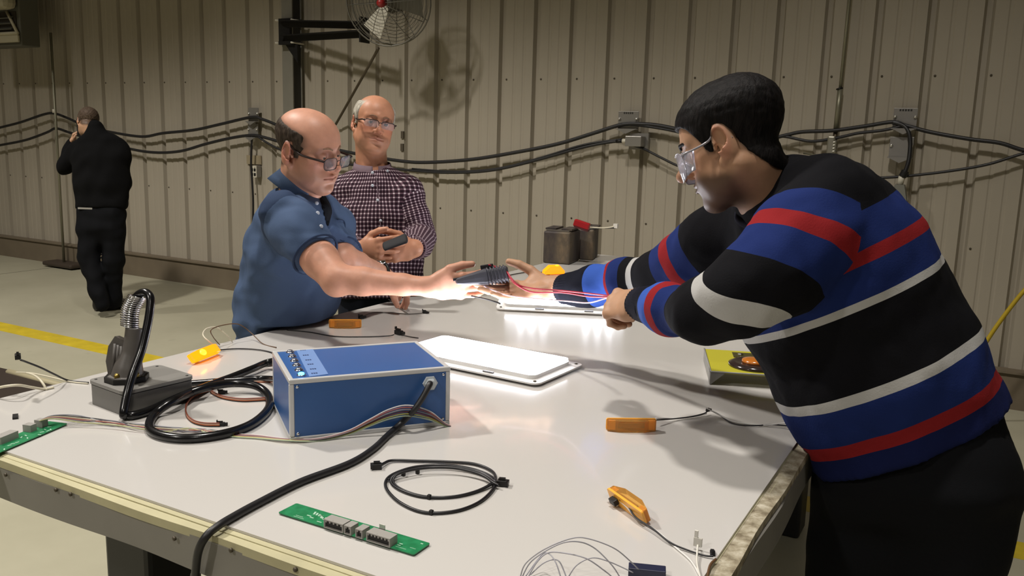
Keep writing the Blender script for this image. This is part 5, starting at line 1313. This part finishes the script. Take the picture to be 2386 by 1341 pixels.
# ------------------------------------------------------------------ B: blue polo
def person_B():
    hipc = P(655, 800, 2.74)
    B = thing('person', 'person in a blue polo shirt and glasses reaching across the table from the left', 'person', (hipc[0], hipc[1], 0))
    sk = skin_mat('skin_fair', 'c28f78', '3b3029', 'a8655c', '6a584e', 'b8604e', .36)
    Fv, U = face(r_, 17, 15, -24)
    HM = head_frame(P(718, 350, 2.50), Fv, U, .985)
    hl = [(-.14, -.060), (-.07, -.058), (-.040, -.048), (-.032, .0), (-.018, .030), (.004, .034), (.008, -.012), (.020, -.012), (.026, .004), (.036, .014), (.055, .026), (.2, .05)]
    crown = lambda V: sm(.082, .056, V[:, 2]+.22*V[:, 1])*sm(.064, .026, V[:, 1])
    hb = hair_mat('greying_brown_hair', '241d18', '4d4238')
    nb = P(700, 462, 2.57)
    V0, Q0, a0 = make_head(HM, B, hl, (lambda x, y, z: -.0010+.0038*sm(.046, .016, y)*sm(.080, .055, z+.22*y)), hb, nb, (.058, .066), beard=.10, crown=crown, jowl=.0, rough_amp=.0008, lid=.0008, lidz=-.002, ear=1.15)
    brows(HM, B, hair_mat('pale_brow', '7c6250', '94765f'), .0022)
    specs(HM, B, m_gfr, m_lensglare, .052, .034, rim=True, drop=.008, y0=.114, label='dark framed glasses', temple_r=.0034)
    sec = [(655, 815, 97, 2.72, .180), (665, 720, 103, 2.70, .185), (682, 640, 105, 2.67, .185), (692, 560, 100, 2.63, .19), (690, 500, 84, 2.60, .17)]
    tp_ = [P(x, y, d) for x, y, _, d, _ in sec]; tr = [(rpx(w, d), v) for _, _, w, d, v in sec]
    shR, shL = P(664, 508, 2.42), P(775, 520, 2.76)
    elR, wrR = P(784, 650, 2.29), P(1004, 668, 2.285); elL, wrL = P(800, 607, 2.62), P(892, 636, 2.80)
    axis = nrm(tp_[-1]-tp_[0])
    def torso(S, o=0.0):
        S.chain(tp_, [(a+o, b+o) for a, b in tr], f_, .05)
        S.cone(P(700, 490, 2.56), shR, .052+o, .062+o, .04); S.cone(P(712, 482, 2.60), shL, .052+o, .06+o, .04)
        return S
    cuR = shR+(elR-shR)*.62; cuL = shL+(elL-shL)*.82
    S = torso(Solid())
    S.chain([shR, shR+(elR-shR)*.3, shR+(elR-shR)*.75], [.070, .070, .064], None, .035); S.chain([shL, shL+(elL-shL)*.9], [.066, .062], None, .035)
    S.disp(folds(.0048, 50, 21, (.3, .1, .6))); S.disp(folds(.0016, 115, 5)); 
    S.cut(cuR, nrm(elR-shR)) if False else None
    dR = nrm(elR-shR)
    cm = lambda p, n, c, rad: (lambda x, y, z: np.where((x-c[0])**2+(y-c[1])**2+(z-c[2])**2 < rad**2, (x-p[0])*n[0]+(y-p[1])*n[1]+(z-p[2])*n[2], -1.0))
    S.limit(cm(cuR, dR, shR+(elR-shR)*.8, .14)); dL = nrm(elL-shL); S.limit(cm(cuL, dL, shL+(elL-shL)*.95, .11))
    S.cut(P(658, 805, 2.72), -axis); left_of_table(S)
    cc = P(699, 430, 2.56); na = nrm(r_*.60+u_c*.78+f_*.05); hole = cc+na*.02
    S.add(lambda x, y, z: np.sqrt((x-hole[0])**2+(y-hole[1])**2+(z-hole[2])**2)-.066, hole-.07, hole+.07, .01, 's')
    Tq = torso(Solid()); Sq = Solid(); Sq.chain([shR, shR+(elR-shR)*.3, shR+(elR-shR)*.75], [.070, .070, .064], None, .035)
    V, Q = S.mesh(.0068); m = cloth('blue_pique', '465774', .85, 380); V = relax(V, Q, 2)
    sw = Sq.at(V)-Tq.at(V)+.006
    m.base(m.mix(m.math('LESS_THAN', m.math('ABSOLUTE', m.attr('seam')), .0028), '465774', '303e58'))
    mesh_obj('polo_shirt', V, Q, m, B, dict(seam=smooth_attr(Q, sw, 6)))
    for c, d, r in ((cuR, dR, .0665), (cuL, dL, .062)):
        X = nrm(np.cross(d, u_c)); Y = np.cross(d, X)
        MB().tube([c-d*.004+(X*math.cos(a)+Y*math.sin(a))*r for a in np.linspace(0, 6.283, 32, endpoint=False)], .0035, 6, True).build('sleeve_hem', m, B)
    # collar, dark undershirt, buttons
    nd = nrm(P(716, 395, 2.53)-nb); fw = nrm(r_*.85-f_*.35-u_c*.3); m2 = cloth('blue_collar', '43546f', .85, 380)
    strip_band(cc, na, fw, .085, .071, -.044, .014, .55, 2*math.pi-.40, 48, .004, 1.0, .03).build('collar', m2, B)
    U_ = Solid(); U_.p = list(S.p); U_.disp(lambda x, y, z: -.0035+0*x+0*y+0*z)
    pA, pB, pC = P(742, 452, 2.5), P(786, 446, 2.5), P(764, 535, 2.5)
    cen = (pA+pB+pC)/3
    for a, b in ((pB, pA), (pC, pB), (pA, pC)):
        n_ = np.cross(b-a, a-C0); U_.cut(a, n_ if (cen-a)@n_ < 0 else -n_)
    U_.limit(lambda x, y, z: (x-nb[0])*f_[0]+(y-nb[1])*f_[1]+(z-nb[2])*f_[2]-.03)
    try:
        V, Q = U_.mesh(.006, P(764, 490, 2.5)-.12, P(764, 490, 2.5)+.16)
        V, Q = biggest(V, Q)
        if len(Q): mesh_obj('undershirt', V, Q, cloth('dark_undershirt', '15171d'), B)
    except Exception as e: print('undershirt', e)
    def on_torso(px, py, o=.0):
        d0 = 2.2
        for i in range(60):
            p = P(px, py, d0+i*.01)
            if S.at(np.array([p]))[0] < .004+o: return p
        return P(px, py, 2.5)
    for px, py in ((738, 473), (740, 496), (748, 527)):
        p = on_torso(px, py); MB().lathe([(.0055, 0), (.0055, .002), (.003, .003)], 12, Matrix.Translation(Vector(p)) @ Vector((-CF+.6*r_).tolist()).to_track_quat('Z', 'Y').to_matrix().to_4x4()).build('button', mk('pale_button', 'b9bfc9', .3), B)
    p0, p1, p2, p3 = (on_torso(*q) for q in ((786, 512), (803, 517), (803, 560), (790, 556)))
    MB().tube(cr([p0, p1, p2, p3], 6), .0016, 6).build('pocket_seam', m, B)
    # arms and hands (bare skin, one solid each)
    ah = Solid(); ah.chain([shR+(elR-shR)*.25, shR+(elR-shR)*.7, elR], [.052, .050, .042], None, .012)
    ah.chain([elR, elR+(wrR-elR)*.28, elR+(wrR-elR)*.7, wrR], [.041, .0375, .0285, .0245], None, .012)
    ah.ball(elR-u_c*.016-f_*.004, .027, .02)
    Yd = nrm(.985*r_+.03*u_c+.03*f_); Zd = .62*b_-.30*u_c
    tips = hand(ah, wrR, Yd, Zd, 1, [(.25, .45, .3), (.2, .40, .3), (.2, .4, .3), (.2, .4, .3)], spread=(.02, .0, -.05, -.12), thumb=[(.58, .78, -.12), (.22, .95, -.15), (.02, .98, -.15)])
    V1, Q1 = ah.mesh(.0032); V1 = relax(V1, Q1, 1, .4)
    al = Solid(); al.chain([shL+(elL-shL)*.4, elL], [.048, .043], None, .02); al.chain([elL, elL+(wrL-elL)*.3, wrL], [.042, .040, .0265], None, .02)
    tipL = P(975, 702, 2.90); Yd = nrm(tipL-wrL-u_c*.0); Zd = nrm(.75*u_c+.45*b_)
    hand(al, wrL, Yd, Zd, -1, [(.35, .45, .3), (.45, .55, .35), (.55, .6, .35), (.6, .6, .35)], spread=(.12, .02, -.08, -.2), thumb=[(.8, .55, -.3), (.55, .75, -.4), (.4, .8, -.45)], s=.98)
    V2, Q2 = al.mesh(.0032); V2 = relax(V2, Q2, 1, .4)
    zmin = V2[:, 2].min()
    if zmin < T+.001: V2[:, 2] += (T+.001-zmin)*np.clip(((V2-wrL)@Yd)/.17, 0, 1)
    body = torso(Solid(), -.038)
    hipR, hipL = P(640, 830, 2.64), P(690, 830, 2.80)
    legs = []
    for h in (hipR, hipL):
        ft = np.array([h[0]-.02, h[1]+.03, 0]); kn = np.array([h[0], h[1]+.02, .50]); legs.append([h, h-np.array([0, 0, .12]), kn, np.array([ft[0], ft[1], .16]), np.array([ft[0], ft[1], .075])])
    lr = [.105, .098, .074, .060, .060]
    for L in legs: body.chain(L, [q-.016 for q in lr], None, .02)
    body.limit(lambda x, y, z: np.where(z < T+.07, x+1.862, -1.0)+0*y)
    V3_, Q3 = body.mesh(.013)
    Vb, Qb, ab = join_meshes([(V0, Q0, a0), (V1, Q1, {}), (V2, Q2, {}), (V3_, Q3, {})]); mesh_obj('body', Vb, Qb, sk, B, ab)
    J = Solid()
    for L in legs: J.chain(L, lr, None, .03)
    J.ecap(P(657, 850, 2.72), P(660, 770, 2.72), (rpx(98, 2.72), .165), (rpx(94, 2.72), .16), f_, .05)
    J.disp(folds(.004, 55, 15)); left_of_table(J); J.cut((0, 0, .07), (0, 0, -1)); V, Q = J.mesh(.011); mesh_obj('jeans', relax(V, Q, 2), Q, cloth('blue_jeans', '3a4a66'), B)
    for L in legs: shoe(M4(frame((0, -1, 0)), (L[-1][0], L[-1][1], 0)), B, m_shoe)
    dn = nrm(wrL-elL); X = nrm(np.cross(dn, u_c)); Y = np.cross(dn, X); wc_ = wrL-dn*.012
    MB().tube([wc_+(X*math.cos(a)+Y*math.sin(a))*.0305 for a in np.linspace(0, 6.283, 24, endpoint=False)], .0065, 6, True).build('watch_strap', m_blk, B)
    MB().cyl(wc_+nrm(u_c*.8-f_*.2)*.030, wc_+nrm(u_c*.8-f_*.2)*.040, .018, 16).build('watch_case', m_chrome, B)
    return B, tips
B_person, B_tips = person_B()

# ------------------------------------------------------------------ C: checked shirt
def person_C():
    D = 3.22
    hipc = P(880, 760, D+.04)
    Cc = thing('person', 'person in a dark checked shirt standing behind the blue polo, holding a dark case', 'person', (hipc[0], hipc[1], 0))
    sk = skin_mat('skin_ruddy', 'b98468', 'b5ada0', 'a05a50', '8a6f60', 'b0523e', .4)
    Fv, U = face(b_, 6, -7, 24)
    HM = head_frame(P(869, 292, D), Fv, U, .925)
    hl = [(-.14, -.060), (-.06, -.055), (-.034, -.040), (-.028, .0), (-.016, .030), (.004, .034), (.010, -.006), (.022, -.008), (.030, .022), (.040, .055), (.056, .10), (.2, .25)]
    crown = lambda V: np.clip(sm(.098, .080, V[:, 2]+.1*V[:, 1]), 0, 1)
    hw = hair_mat('white_hair', '8f897e', 'c8c2b4')
    nb = P(868, 410, D+.02)
    V0, Q0, a0 = make_head(HM, Cc, hl, (lambda x, y, z: -.0010+.0072*sm(.050, .016, y)), hw, nb, (.060, .066), beard=.08, crown=crown, jowl=.002, rough_amp=.001, lid=.0017, lidz=.001)
    brows(HM, Cc, hair_mat('pale_brow', '7c6250', '94765f'), .0024)
    specs(HM, Cc, m_gfr, m_lensglare, .056, .028, rim=False, drop=.002, y0=.113, label='half rim glasses', temple_r=.0034, r=.0017, wrap=.2)
    sec = [(882, 830, 106, D+.04, .13), (884, 720, 102, D+.03, .135), (884, 620, 100, D+.02, .135), (882, 520, 102, D+.02, .125), (874, 450, 92, D+.02, .10)]
    tp_ = [P(x, y, d) for x, y, _, d, _ in sec]; tr = [(rpx(w, d), v) for _, _, w, d, v in sec]
    shR, shL = P(780, 448, D+.06), P(950, 448, D-.02)
    elR, wrR = P(778, 565, D-.02), P(838, 583, D-.26); elL, wrL = P(980, 556, D-.04), P(966, 578, D-.23)
    def torso(S, o=0.0):
        S.chain(tp_, [(a+o, b+o) for a, b in tr], f_, .04)
        S.cone(P(868, 425, D+.02), shR, .062+o, .060+o, .04); S.cone(P(868, 425, D+.02), shL, .062+o, .060+o, .04); return S
    def arms(S, o=0.0):
        for a, e, w in ((shR, elR, wrR), (shL, elL, wrL)): S.chain([a, a+(e-a)*.5, e, e+(w-e)*.4, w], [q+o for q in (.060, .057, .054, .052, .040)], None, .025)
        return S
    S = torso(Solid()); Sa = arms(Solid()); full = Solid(); full.p = S.p+[(fn, lo, hi, .025, op) for fn, lo, hi, k, op in Sa.p]
    full.disp(folds(.0036, 60, 31)); full.disp(folds(.0014, 130, 7))
    for e, w in ((elR, wrR), (elL, wrL)):
        n = nrm(w-e); full.limit((lambda n, w: lambda x, y, z: np.where((x-w[0])**2+(y-w[1])**2+(z-w[2])**2 < .075**2, (x-w[0])*n[0]+(y-w[1])*n[1]+(z-w[2])*n[2], -1.0))(n, w))
    full.cut(P(882, 695, D+.04), -u_c); left_of_table(full)
    full.add(lambda x, y, z: np.sqrt((x-nb[0])**2+(y-nb[1])**2+(z-nb[2]-.045)**2)-.058, nb-.06, nb+.12, .01, 's')
    V, Q = full.mesh(.0078); V = relax(V, Q, 2)
    dT, dA = S.at(V), Sa.at(V)
    rel = V-tp_[2]; ang = np.arctan2(rel@r_, -(rel@f_)); uT = ang*.145; vT = rel@u_c
    uA = np.zeros(len(V)); vA = np.zeros(len(V)); near = ((V-tp_[2])@r_) > 0
    for sel, (a, e, w) in ((near, (shL, elL, wrL)), (~near, (shR, elR, wrR))):
        s_ = chain_par(V, [a, e, w])*.56; 
        dU = np.linalg.norm(V-((a+e)/2), axis=1); dW = np.linalg.norm(V-((e+w)/2), axis=1); an = np.zeros(len(V))
        for p0_, p1_, msk in ((a, e, dU <= dW), (e, w, dU > dW)):
            ax_ = nrm(p1_-p0_); X_ = nrm(np.cross(ax_, f_)); Y_ = np.cross(ax_, X_); q = V-p0_; an[msk] = np.arctan2(q@X_, q@Y_)[msk]
        uA[sel] = (an*.058)[sel]; vA[sel] = s_[sel]
    arm = dA < dT
    m = cloth('checked_cotton', '35202c', .8, 420)
    def line(at):
        fr = m.math('FRACT', m.math('MULTIPLY', at, 1/.0150)); return m.math('LESS_THAN', fr, .34)
    w = m.math('LESS_THAN', m.attr('w'), 0.0)
    def pick(a, b): return m.math('ADD', m.math('MULTIPLY', a, w), m.math('MULTIPLY', b, m.math('SUBTRACT', 1.0, w)))
    lu, lv = pick(line(m.attr('ua')), line(m.attr('ut'))), pick(line(m.attr('va')), line(m.attr('vt')))
    m.base(m.ramp(m.math('MULTIPLY', m.math('ADD', lu, lv), .5), [(0, '25161f'), (.5, '5d4651'), (1, 'c2b6ba')]))
    A_ = dict(ut=uT+10, vt=vT+10, ua=uA+10, va=vA+10, w=dA-dT+.002)
    mesh_obj('checked_shirt', V, Q, m, Cc, A_)
    nd = nrm(P(868, 350, D)-nb); fw = nrm(b_*.9+r_*.3)
    cb2 = mk('collar_check', '4a323f', .8); cb2.base(cb2.ramp(cb2.n('ShaderNodeTexChecker', i_Scale=90).outputs['Fac'], [(.4, '2b1a26'), (.6, '8a727c')])) 
    strip_band(P(868, 393, D+.015), nrm(u_c*.9+b_*.30+r_*.05), fw, .080, .068, -.026, .022, .16, 2*math.pi-.16, 48, .004, 1.0, .03).build('collar', cb2, Cc)
    def on_t(px, py):
        for i in range(80):
            p = P(px, py, D-.4+i*.008)
            if S.at(np.array([p]))[0] < .006: return p
        return P(px, py, D-.1)
    for px, py in ((868, 432), (880, 466), (887, 514), (868, 402), (903, 398)):
        p = on_t(px, py); MB().lathe([(.0055, 0), (.0055, .002), (.003, .003)], 10, Matrix.Translation(Vector(p)) @ Vector(b_.tolist()).to_track_quat('Z', 'Y').to_matrix().to_4x4()).build('button', mk('pale_button'), Cc)
    MB().tube(cr([on_t(x, y) for x, y in ((876, 410), (882, 460), (886, 510), (889, 550))], 6), .002, 6).build('placket', cb2, Cc)
    for e, w_ in ((elR, wrR), (elL, wrL)):
        n = nrm(w_-e); X = nrm(np.cross(n, u_c)); Y = np.cross(n, X)
        MB().tube([w_-n*.006+(X*math.cos(a)+Y*math.sin(a))*.0385 for a in np.linspace(0, 6.283, 28, endpoint=False)], .005, 6, True).build('cuff', cb2, Cc)
    hr = Solid(); n = nrm(wrR-elR); hr.cone(elR, wrR+n*.004, .036, .029, .012)
    hand(hr, wrR+n*.004, nrm(.72*r_+.40*b_+.03*u_c), nrm(.75*b_-.45*r_-.10*u_c), 1, [(.5, .7, .4), (.6, .75, .4), (.7, .8, .4), (.75, .8, .4)], thumb=[(.70, .65, -.15), (.30, .92, -.1), (.1, .98, -.05)], s=1.02)
    V1, Q1 = hr.mesh(.0032); V1 = relax(V1, Q1, 1, .4)
    hl_ = Solid(); n = nrm(wrL-elL); hl_.cone(elL, wrL+n*.004, .036, .029, .012)
    hand(hl_, wrL+n*.004, nrm(-.66*r_+.45*b_-.12*u_c), nrm(.75*b_+.45*r_-.05*u_c), -1, [(.6, .8, .4), (.7, .85, .4), (.8, .85, .4), (.8, .85, .4)], thumb=[(.75, .6, -.15), (.35, .9, -.1), (.15, .98, 0)], s=1.02)
    V2, Q2 = hl_.mesh(.0032); V2 = relax(V2, Q2, 1, .4)
    body = arms(torso(Solid(), -.045), -.02)
    legs = []
    for s in (-1, 1):
        h = P(882+s*52, 840, D+.05); legs.append([h, np.array([h[0], h[1]+.01, .5]), np.array([h[0]-.01, h[1]+.03, .16]), np.array([h[0]-.01, h[1]+.03, .075])])
    lr = [.104, .075, .062, .062]
    for L in legs: body.chain(L, [q-.016 for q in lr], None, .02)
    V3_, Q3 = body.mesh(.013)
    Vb, Qb, ab = join_meshes([(V0, Q0, a0), (V1, Q1, {}), (V2, Q2, {}), (V3_, Q3, {})]); mesh_obj('body', Vb, Qb, sk, Cc, ab)
    J = Solid()
    for L in legs: J.chain(L, lr, None, .03)
    J.ecap(P(882, 850, D+.05), P(884, 690, D+.035), (rpx(101, D), .130), (rpx(95, D), .128), f_, .05)
    J.disp(folds(.004, 55, 25)); left_of_table(J); J.cut((0, 0, .07), (0, 0, -1)); V, Q = J.mesh(.012); mesh_obj('jeans', relax(V, Q, 2), Q, m_navy, Cc)
    for L in legs: shoe(M4(frame((-.6, -.8, 0)) , (L[-1][0], L[-1][1], 0)), Cc, m_shoe)
    # the dark case in his hands: an object of its own
    cq = P(921, 566, D-.36)
    S = Solid(); S.ecap(P(896, 574, D-.36), P(945, 555, D-.36), (.024, .008), (.027, .009), nrm(b_*.6+u_c*.8), .01)
    V, Q = S.mesh(.003); V = relax(V, Q, 1)
    o = mesh_obj('dark_case', V, Q, mk('dark_case', '17171b', .8), None, label='small dark case held in both hands by the man in the checked shirt'); o['category'] = 'case'
    return Cc
C_person = person_C()

# ------------------------------------------------------------------ D: man in black
def person_D():
    D = 7.30
    D_ = thing('person', 'person in black at the far left, seen from behind, phone at the ear', 'person', onz(245, 730, 0))
    sk = skin_mat('skin_far', 'b58e72', '4a3a2e', 'a06a60', '5a463a', 'b0604a')
    Fv, U = face(f_, 22, 6, 30)
    HM = head_frame(P(205, 285, D), Fv, U, 1.0)
    hl = [(-.14, -.075), (-.06, -.070), (-.034, -.045), (-.028, .0), (-.018, .030), (.004, .034), (.010, -.012), (.024, -.014), (.032, .03), (.050, .05), (.075, .07), (.2, .08)]
    nb = P(222, 322, D)
    V0, Q0, a0 = make_head(HM, D_, hl, .007, hair_mat('short_brown_hair', '3a2e25', '5e5044'), nb, (.058, .066), beard=.2)
    sec = [(236, 500, 56, D, .13), (236, 430, 62, D, .14), (236, 370, 65, D, .145), (234, 335, 54, D, .12)]
    tp_ = [P(x, y, d) for x, y, _, d, _ in sec]; tr = [(rpx(w, d), v) for _, _, w, d, v in sec]
    shL, elL, wrL = P(180, 348, D+.02), P(152, 388, D+.05), P(166, 334, D+.12)
    shR, elR, wrR = P(278, 350, D), P(287, 425, D+.02), P(283, 478, D+.14)
    def torso(S, o=0):
        S.chain(tp_, [(a+o, b+o) for a, b in tr], f_, .05); S.cone(P(225, 325, D), shL, .085+o, .07+o, .05); S.cone(P(228, 325, D), shR, .085+o, .07+o, .05); return S
    def arms(S, o=0):
        S.chain([shL, elL, wrL], [.072+o, .066+o, .046+o], None, .03); S.chain([shR, elR, wrR], [.072+o, .062+o, .046+o], None, .03); return S
    S = arms(torso(Solid())); S.disp(folds(.006, 45, 41)); S.cut(P(236, 487, D), -u_c); S.cone(P(226, 322, D-.02), P(221, 299, D-.02), .088, .074, .03)
    V, Q = S.mesh(.013); mesh_obj('black_jacket', relax(V, Q, 2), Q, m_jacket, D_)
    MB().box(P(200, 485, D-.108), (.12, .03, .014), Matrix.Rotation(YAW, 3, 'Z')).build('shirt_tail', mk('pale_shirt', '8f8c86', .8), D_)
    h = Solid(); hn = nrm(P(180, 298, D+.10)-wrL); h.cone(elL, wrL, .04, .030, .012)
    hand(h, wrL, hn, nrm(-r_*.8-f_*.1-u_c*.2), -1, [(.6, .7, .4)]*4, s=1.02)
    V1, Q1 = h.mesh(.0055)
    h2 = Solid(); h2.cone(elR, wrR, .036, .029, .012); hand(h2, wrR, nrm(wrR-elR), r_, 1, [(.5, .6, .4)]*4); V2, Q2 = h2.mesh(.0055)
    body = arms(torso(Solid(), -.03), -.025)
    legs = [[P(212, 500, D), P(207, 600, D-.02), P(232, 690, D-.05), P(238, 708, D-.05)], [P(261, 500, D), P(264, 605, D+.03), P(264, 690, D+.12), P(264, 702, D+.13)]]
    lr = [.105, .082, .066, .062]
    for L in legs: body.chain(L, [q-.016 for q in lr], None, .02)
    V3_, Q3 = body.mesh(.016); Vb, Qb, ab = join_meshes([(V0, Q0, a0), (V1, Q1, {}), (V2, Q2, {}), (V3_, Q3, {})]); mesh_obj('body', Vb, Qb, sk, D_, ab)
    J = Solid()
    for L in legs: J.chain(L, lr, None, .03)
    J.ecap(P(236, 535, D), P(236, 485, D), (rpx(54, D), .12), (rpx(53, D), .12), f_, .05); J.disp(folds(.006, 45, 45)); V, Q = J.mesh(.013); mesh_obj('black_trousers', relax(V, Q, 2), Q, m_blackp, D_)
    fa, fb = onz(246, 722, 0), onz(267, 716, 0)
    shoe(M4(frame(nrm(r_*.35+np.array([f_[0], f_[1], 0])*-.4)), fa), D_, m_shoe); shoe(M4(frame((.9, .45, 0)), fb), D_, m_shoe)
    ph = whole(MB().box(P(183, 295, D+.07), (.012, .075, .14), frame(nrm(r_*.9+f_*.2), z=Vector(hn.tolist())), bev=.004), 'phone', m_blk, 'dark phone held at the ear of the man in black', 'phone', P(183, 295, D+.07))
    return D_
D_person = person_D()

# ------------------------------------------------------------------ the device passed from hand to hand
def device():
    dd = 2.262
    t = thing('hand_lamp', 'dark grey finned lamp held between the two reaching hands', 'lamp', P(1120, 652, dd))
    m_dev = mk('device_grey', '4b4b53', .35, .2); m_dev2 = mk('device_dark', '1d1b20', .4)
    ax = nrm(P(1185, 636, dd)-P(1062, 656, dd)); L = float(np.linalg.norm(P(1185, 636, dd)-P(1062, 656, dd))); c0 = P(1062, 656, dd)
    up = nrm(u_c-ax*(u_c@ax)); bk = np.cross(ax, up)
    mb = MB(); v = []; f = []; secs = [(0, .004, .010), (.03, .008, .016), (.14, .012, .022), (.36, .017, .028), (.56, .022, .029), (.60, .022, .029), (.62, .020, .026), (.97, .021, .027), (1.0, .016, .022)]
    n = 20
    for a, hh, dd_ in secs:
        for i in range(n):
            t_ = 2*math.pi*i/n; cx_, sy_ = math.cos(t_), math.sin(t_); v.append(c0+ax*a*L+bk*dd_*math.copysign(abs(cx_)**.45, cx_)+up*hh*math.copysign(abs(sy_)**.45, sy_))
    for k in range(len(secs)-1):
        for i in range(n): f.append((k*n+i, k*n+(i+1) % n, (k+1)*n+(i+1) % n, (k+1)*n+i))
    f += [tuple(range(n-1, -1, -1)), tuple((len(secs)-1)*n+i for i in range(n))]
    mb.add(v, f, False).build('housing', m_dev, t)
    for k in range(6):
        q = c0+ax*L*(.64+.062*k); mb = MB(); mb.tube([q+up*.0225*math.copysign(abs(math.sin(a))**.5, math.sin(a))+bk*.0285*math.copysign(abs(math.cos(a))**.5, math.cos(a))-ax*.004*math.sin(a) for a in np.linspace(0, 6.283, 22, endpoint=False)], .0022, 6, True); mb.build('fin', m_dev, t)
    MB().tube([c0+ax*L*.12-bk*.02+up*.006, c0+ax*L*.48-bk*.029+up*.010], .0035, 6).build('side_rail', mk('device_light', '8a8a90', .3, .4), t)
    MB().box(c0+ax*L*.62+up*.026, (.034, .016, .012), Matrix((Vector(ax), Vector(bk), Vector(up))).transposed(), bev=.002).build('top_connector', m_dev2, t)
    MB().box(c0+ax*L*.12+up*.006+bk*-.004, (.045, .03, .008), Matrix((Vector(ax), Vector(bk), Vector(up))).transposed(), bev=.002).build('tail_cap', m_dev2, t)
    m_rw = mk('red_wire', 'a8283a', .4)
    top = c0+ax*L*.66+up*.030
    MB().tube(cr([top, P(1158, 622, dd), P(1178, 630, dd-.02), P(1192, 648, dd-.05), P(1210, 664, dd-.06), P(1245, 672, dd-.065), P(1300, 676, 2.165), P(1360, 682, 2.08), P(1420, 689, 1.98), P(1440, 692, 1.92)], 8), .0022, 6).build('red_wire', m_rw, t)
    MB().tube(cr([top+bk*.01, P(1160, 626, dd), P(1182, 638, dd-.02), P(1200, 660, dd-.06), P(1240, 680, dd-.065), P(1310, 681, 2.155), P(1370, 690, 2.07), P(1415, 692, 1.985), P(1440, 693, 1.93)], 8), .0022, 6).build('red_wire', m_rw, t)
    MB().tube(cr([c0+ax*L*.5-up*.022, P(1150, 676, dd-.03), P(1195, 690, dd-.05), P(1310, 700, 2.165), P(1370, 705, 2.075), P(1415, 694, 1.985), P(1442, 694, 1.93)], 8), .0018, 6).build('white_wire', mk('pink_white_wire', 'd8bfc6', .4), t)
    MB().tube(cr([P(1098, 689, 2.29), P(1130, 696, 2.3), P(1155, 703, 2.32), P(1165, 707, 2.34)], 6), .0022, 6).build('black_wire', m_cable, t)
    return t
device()
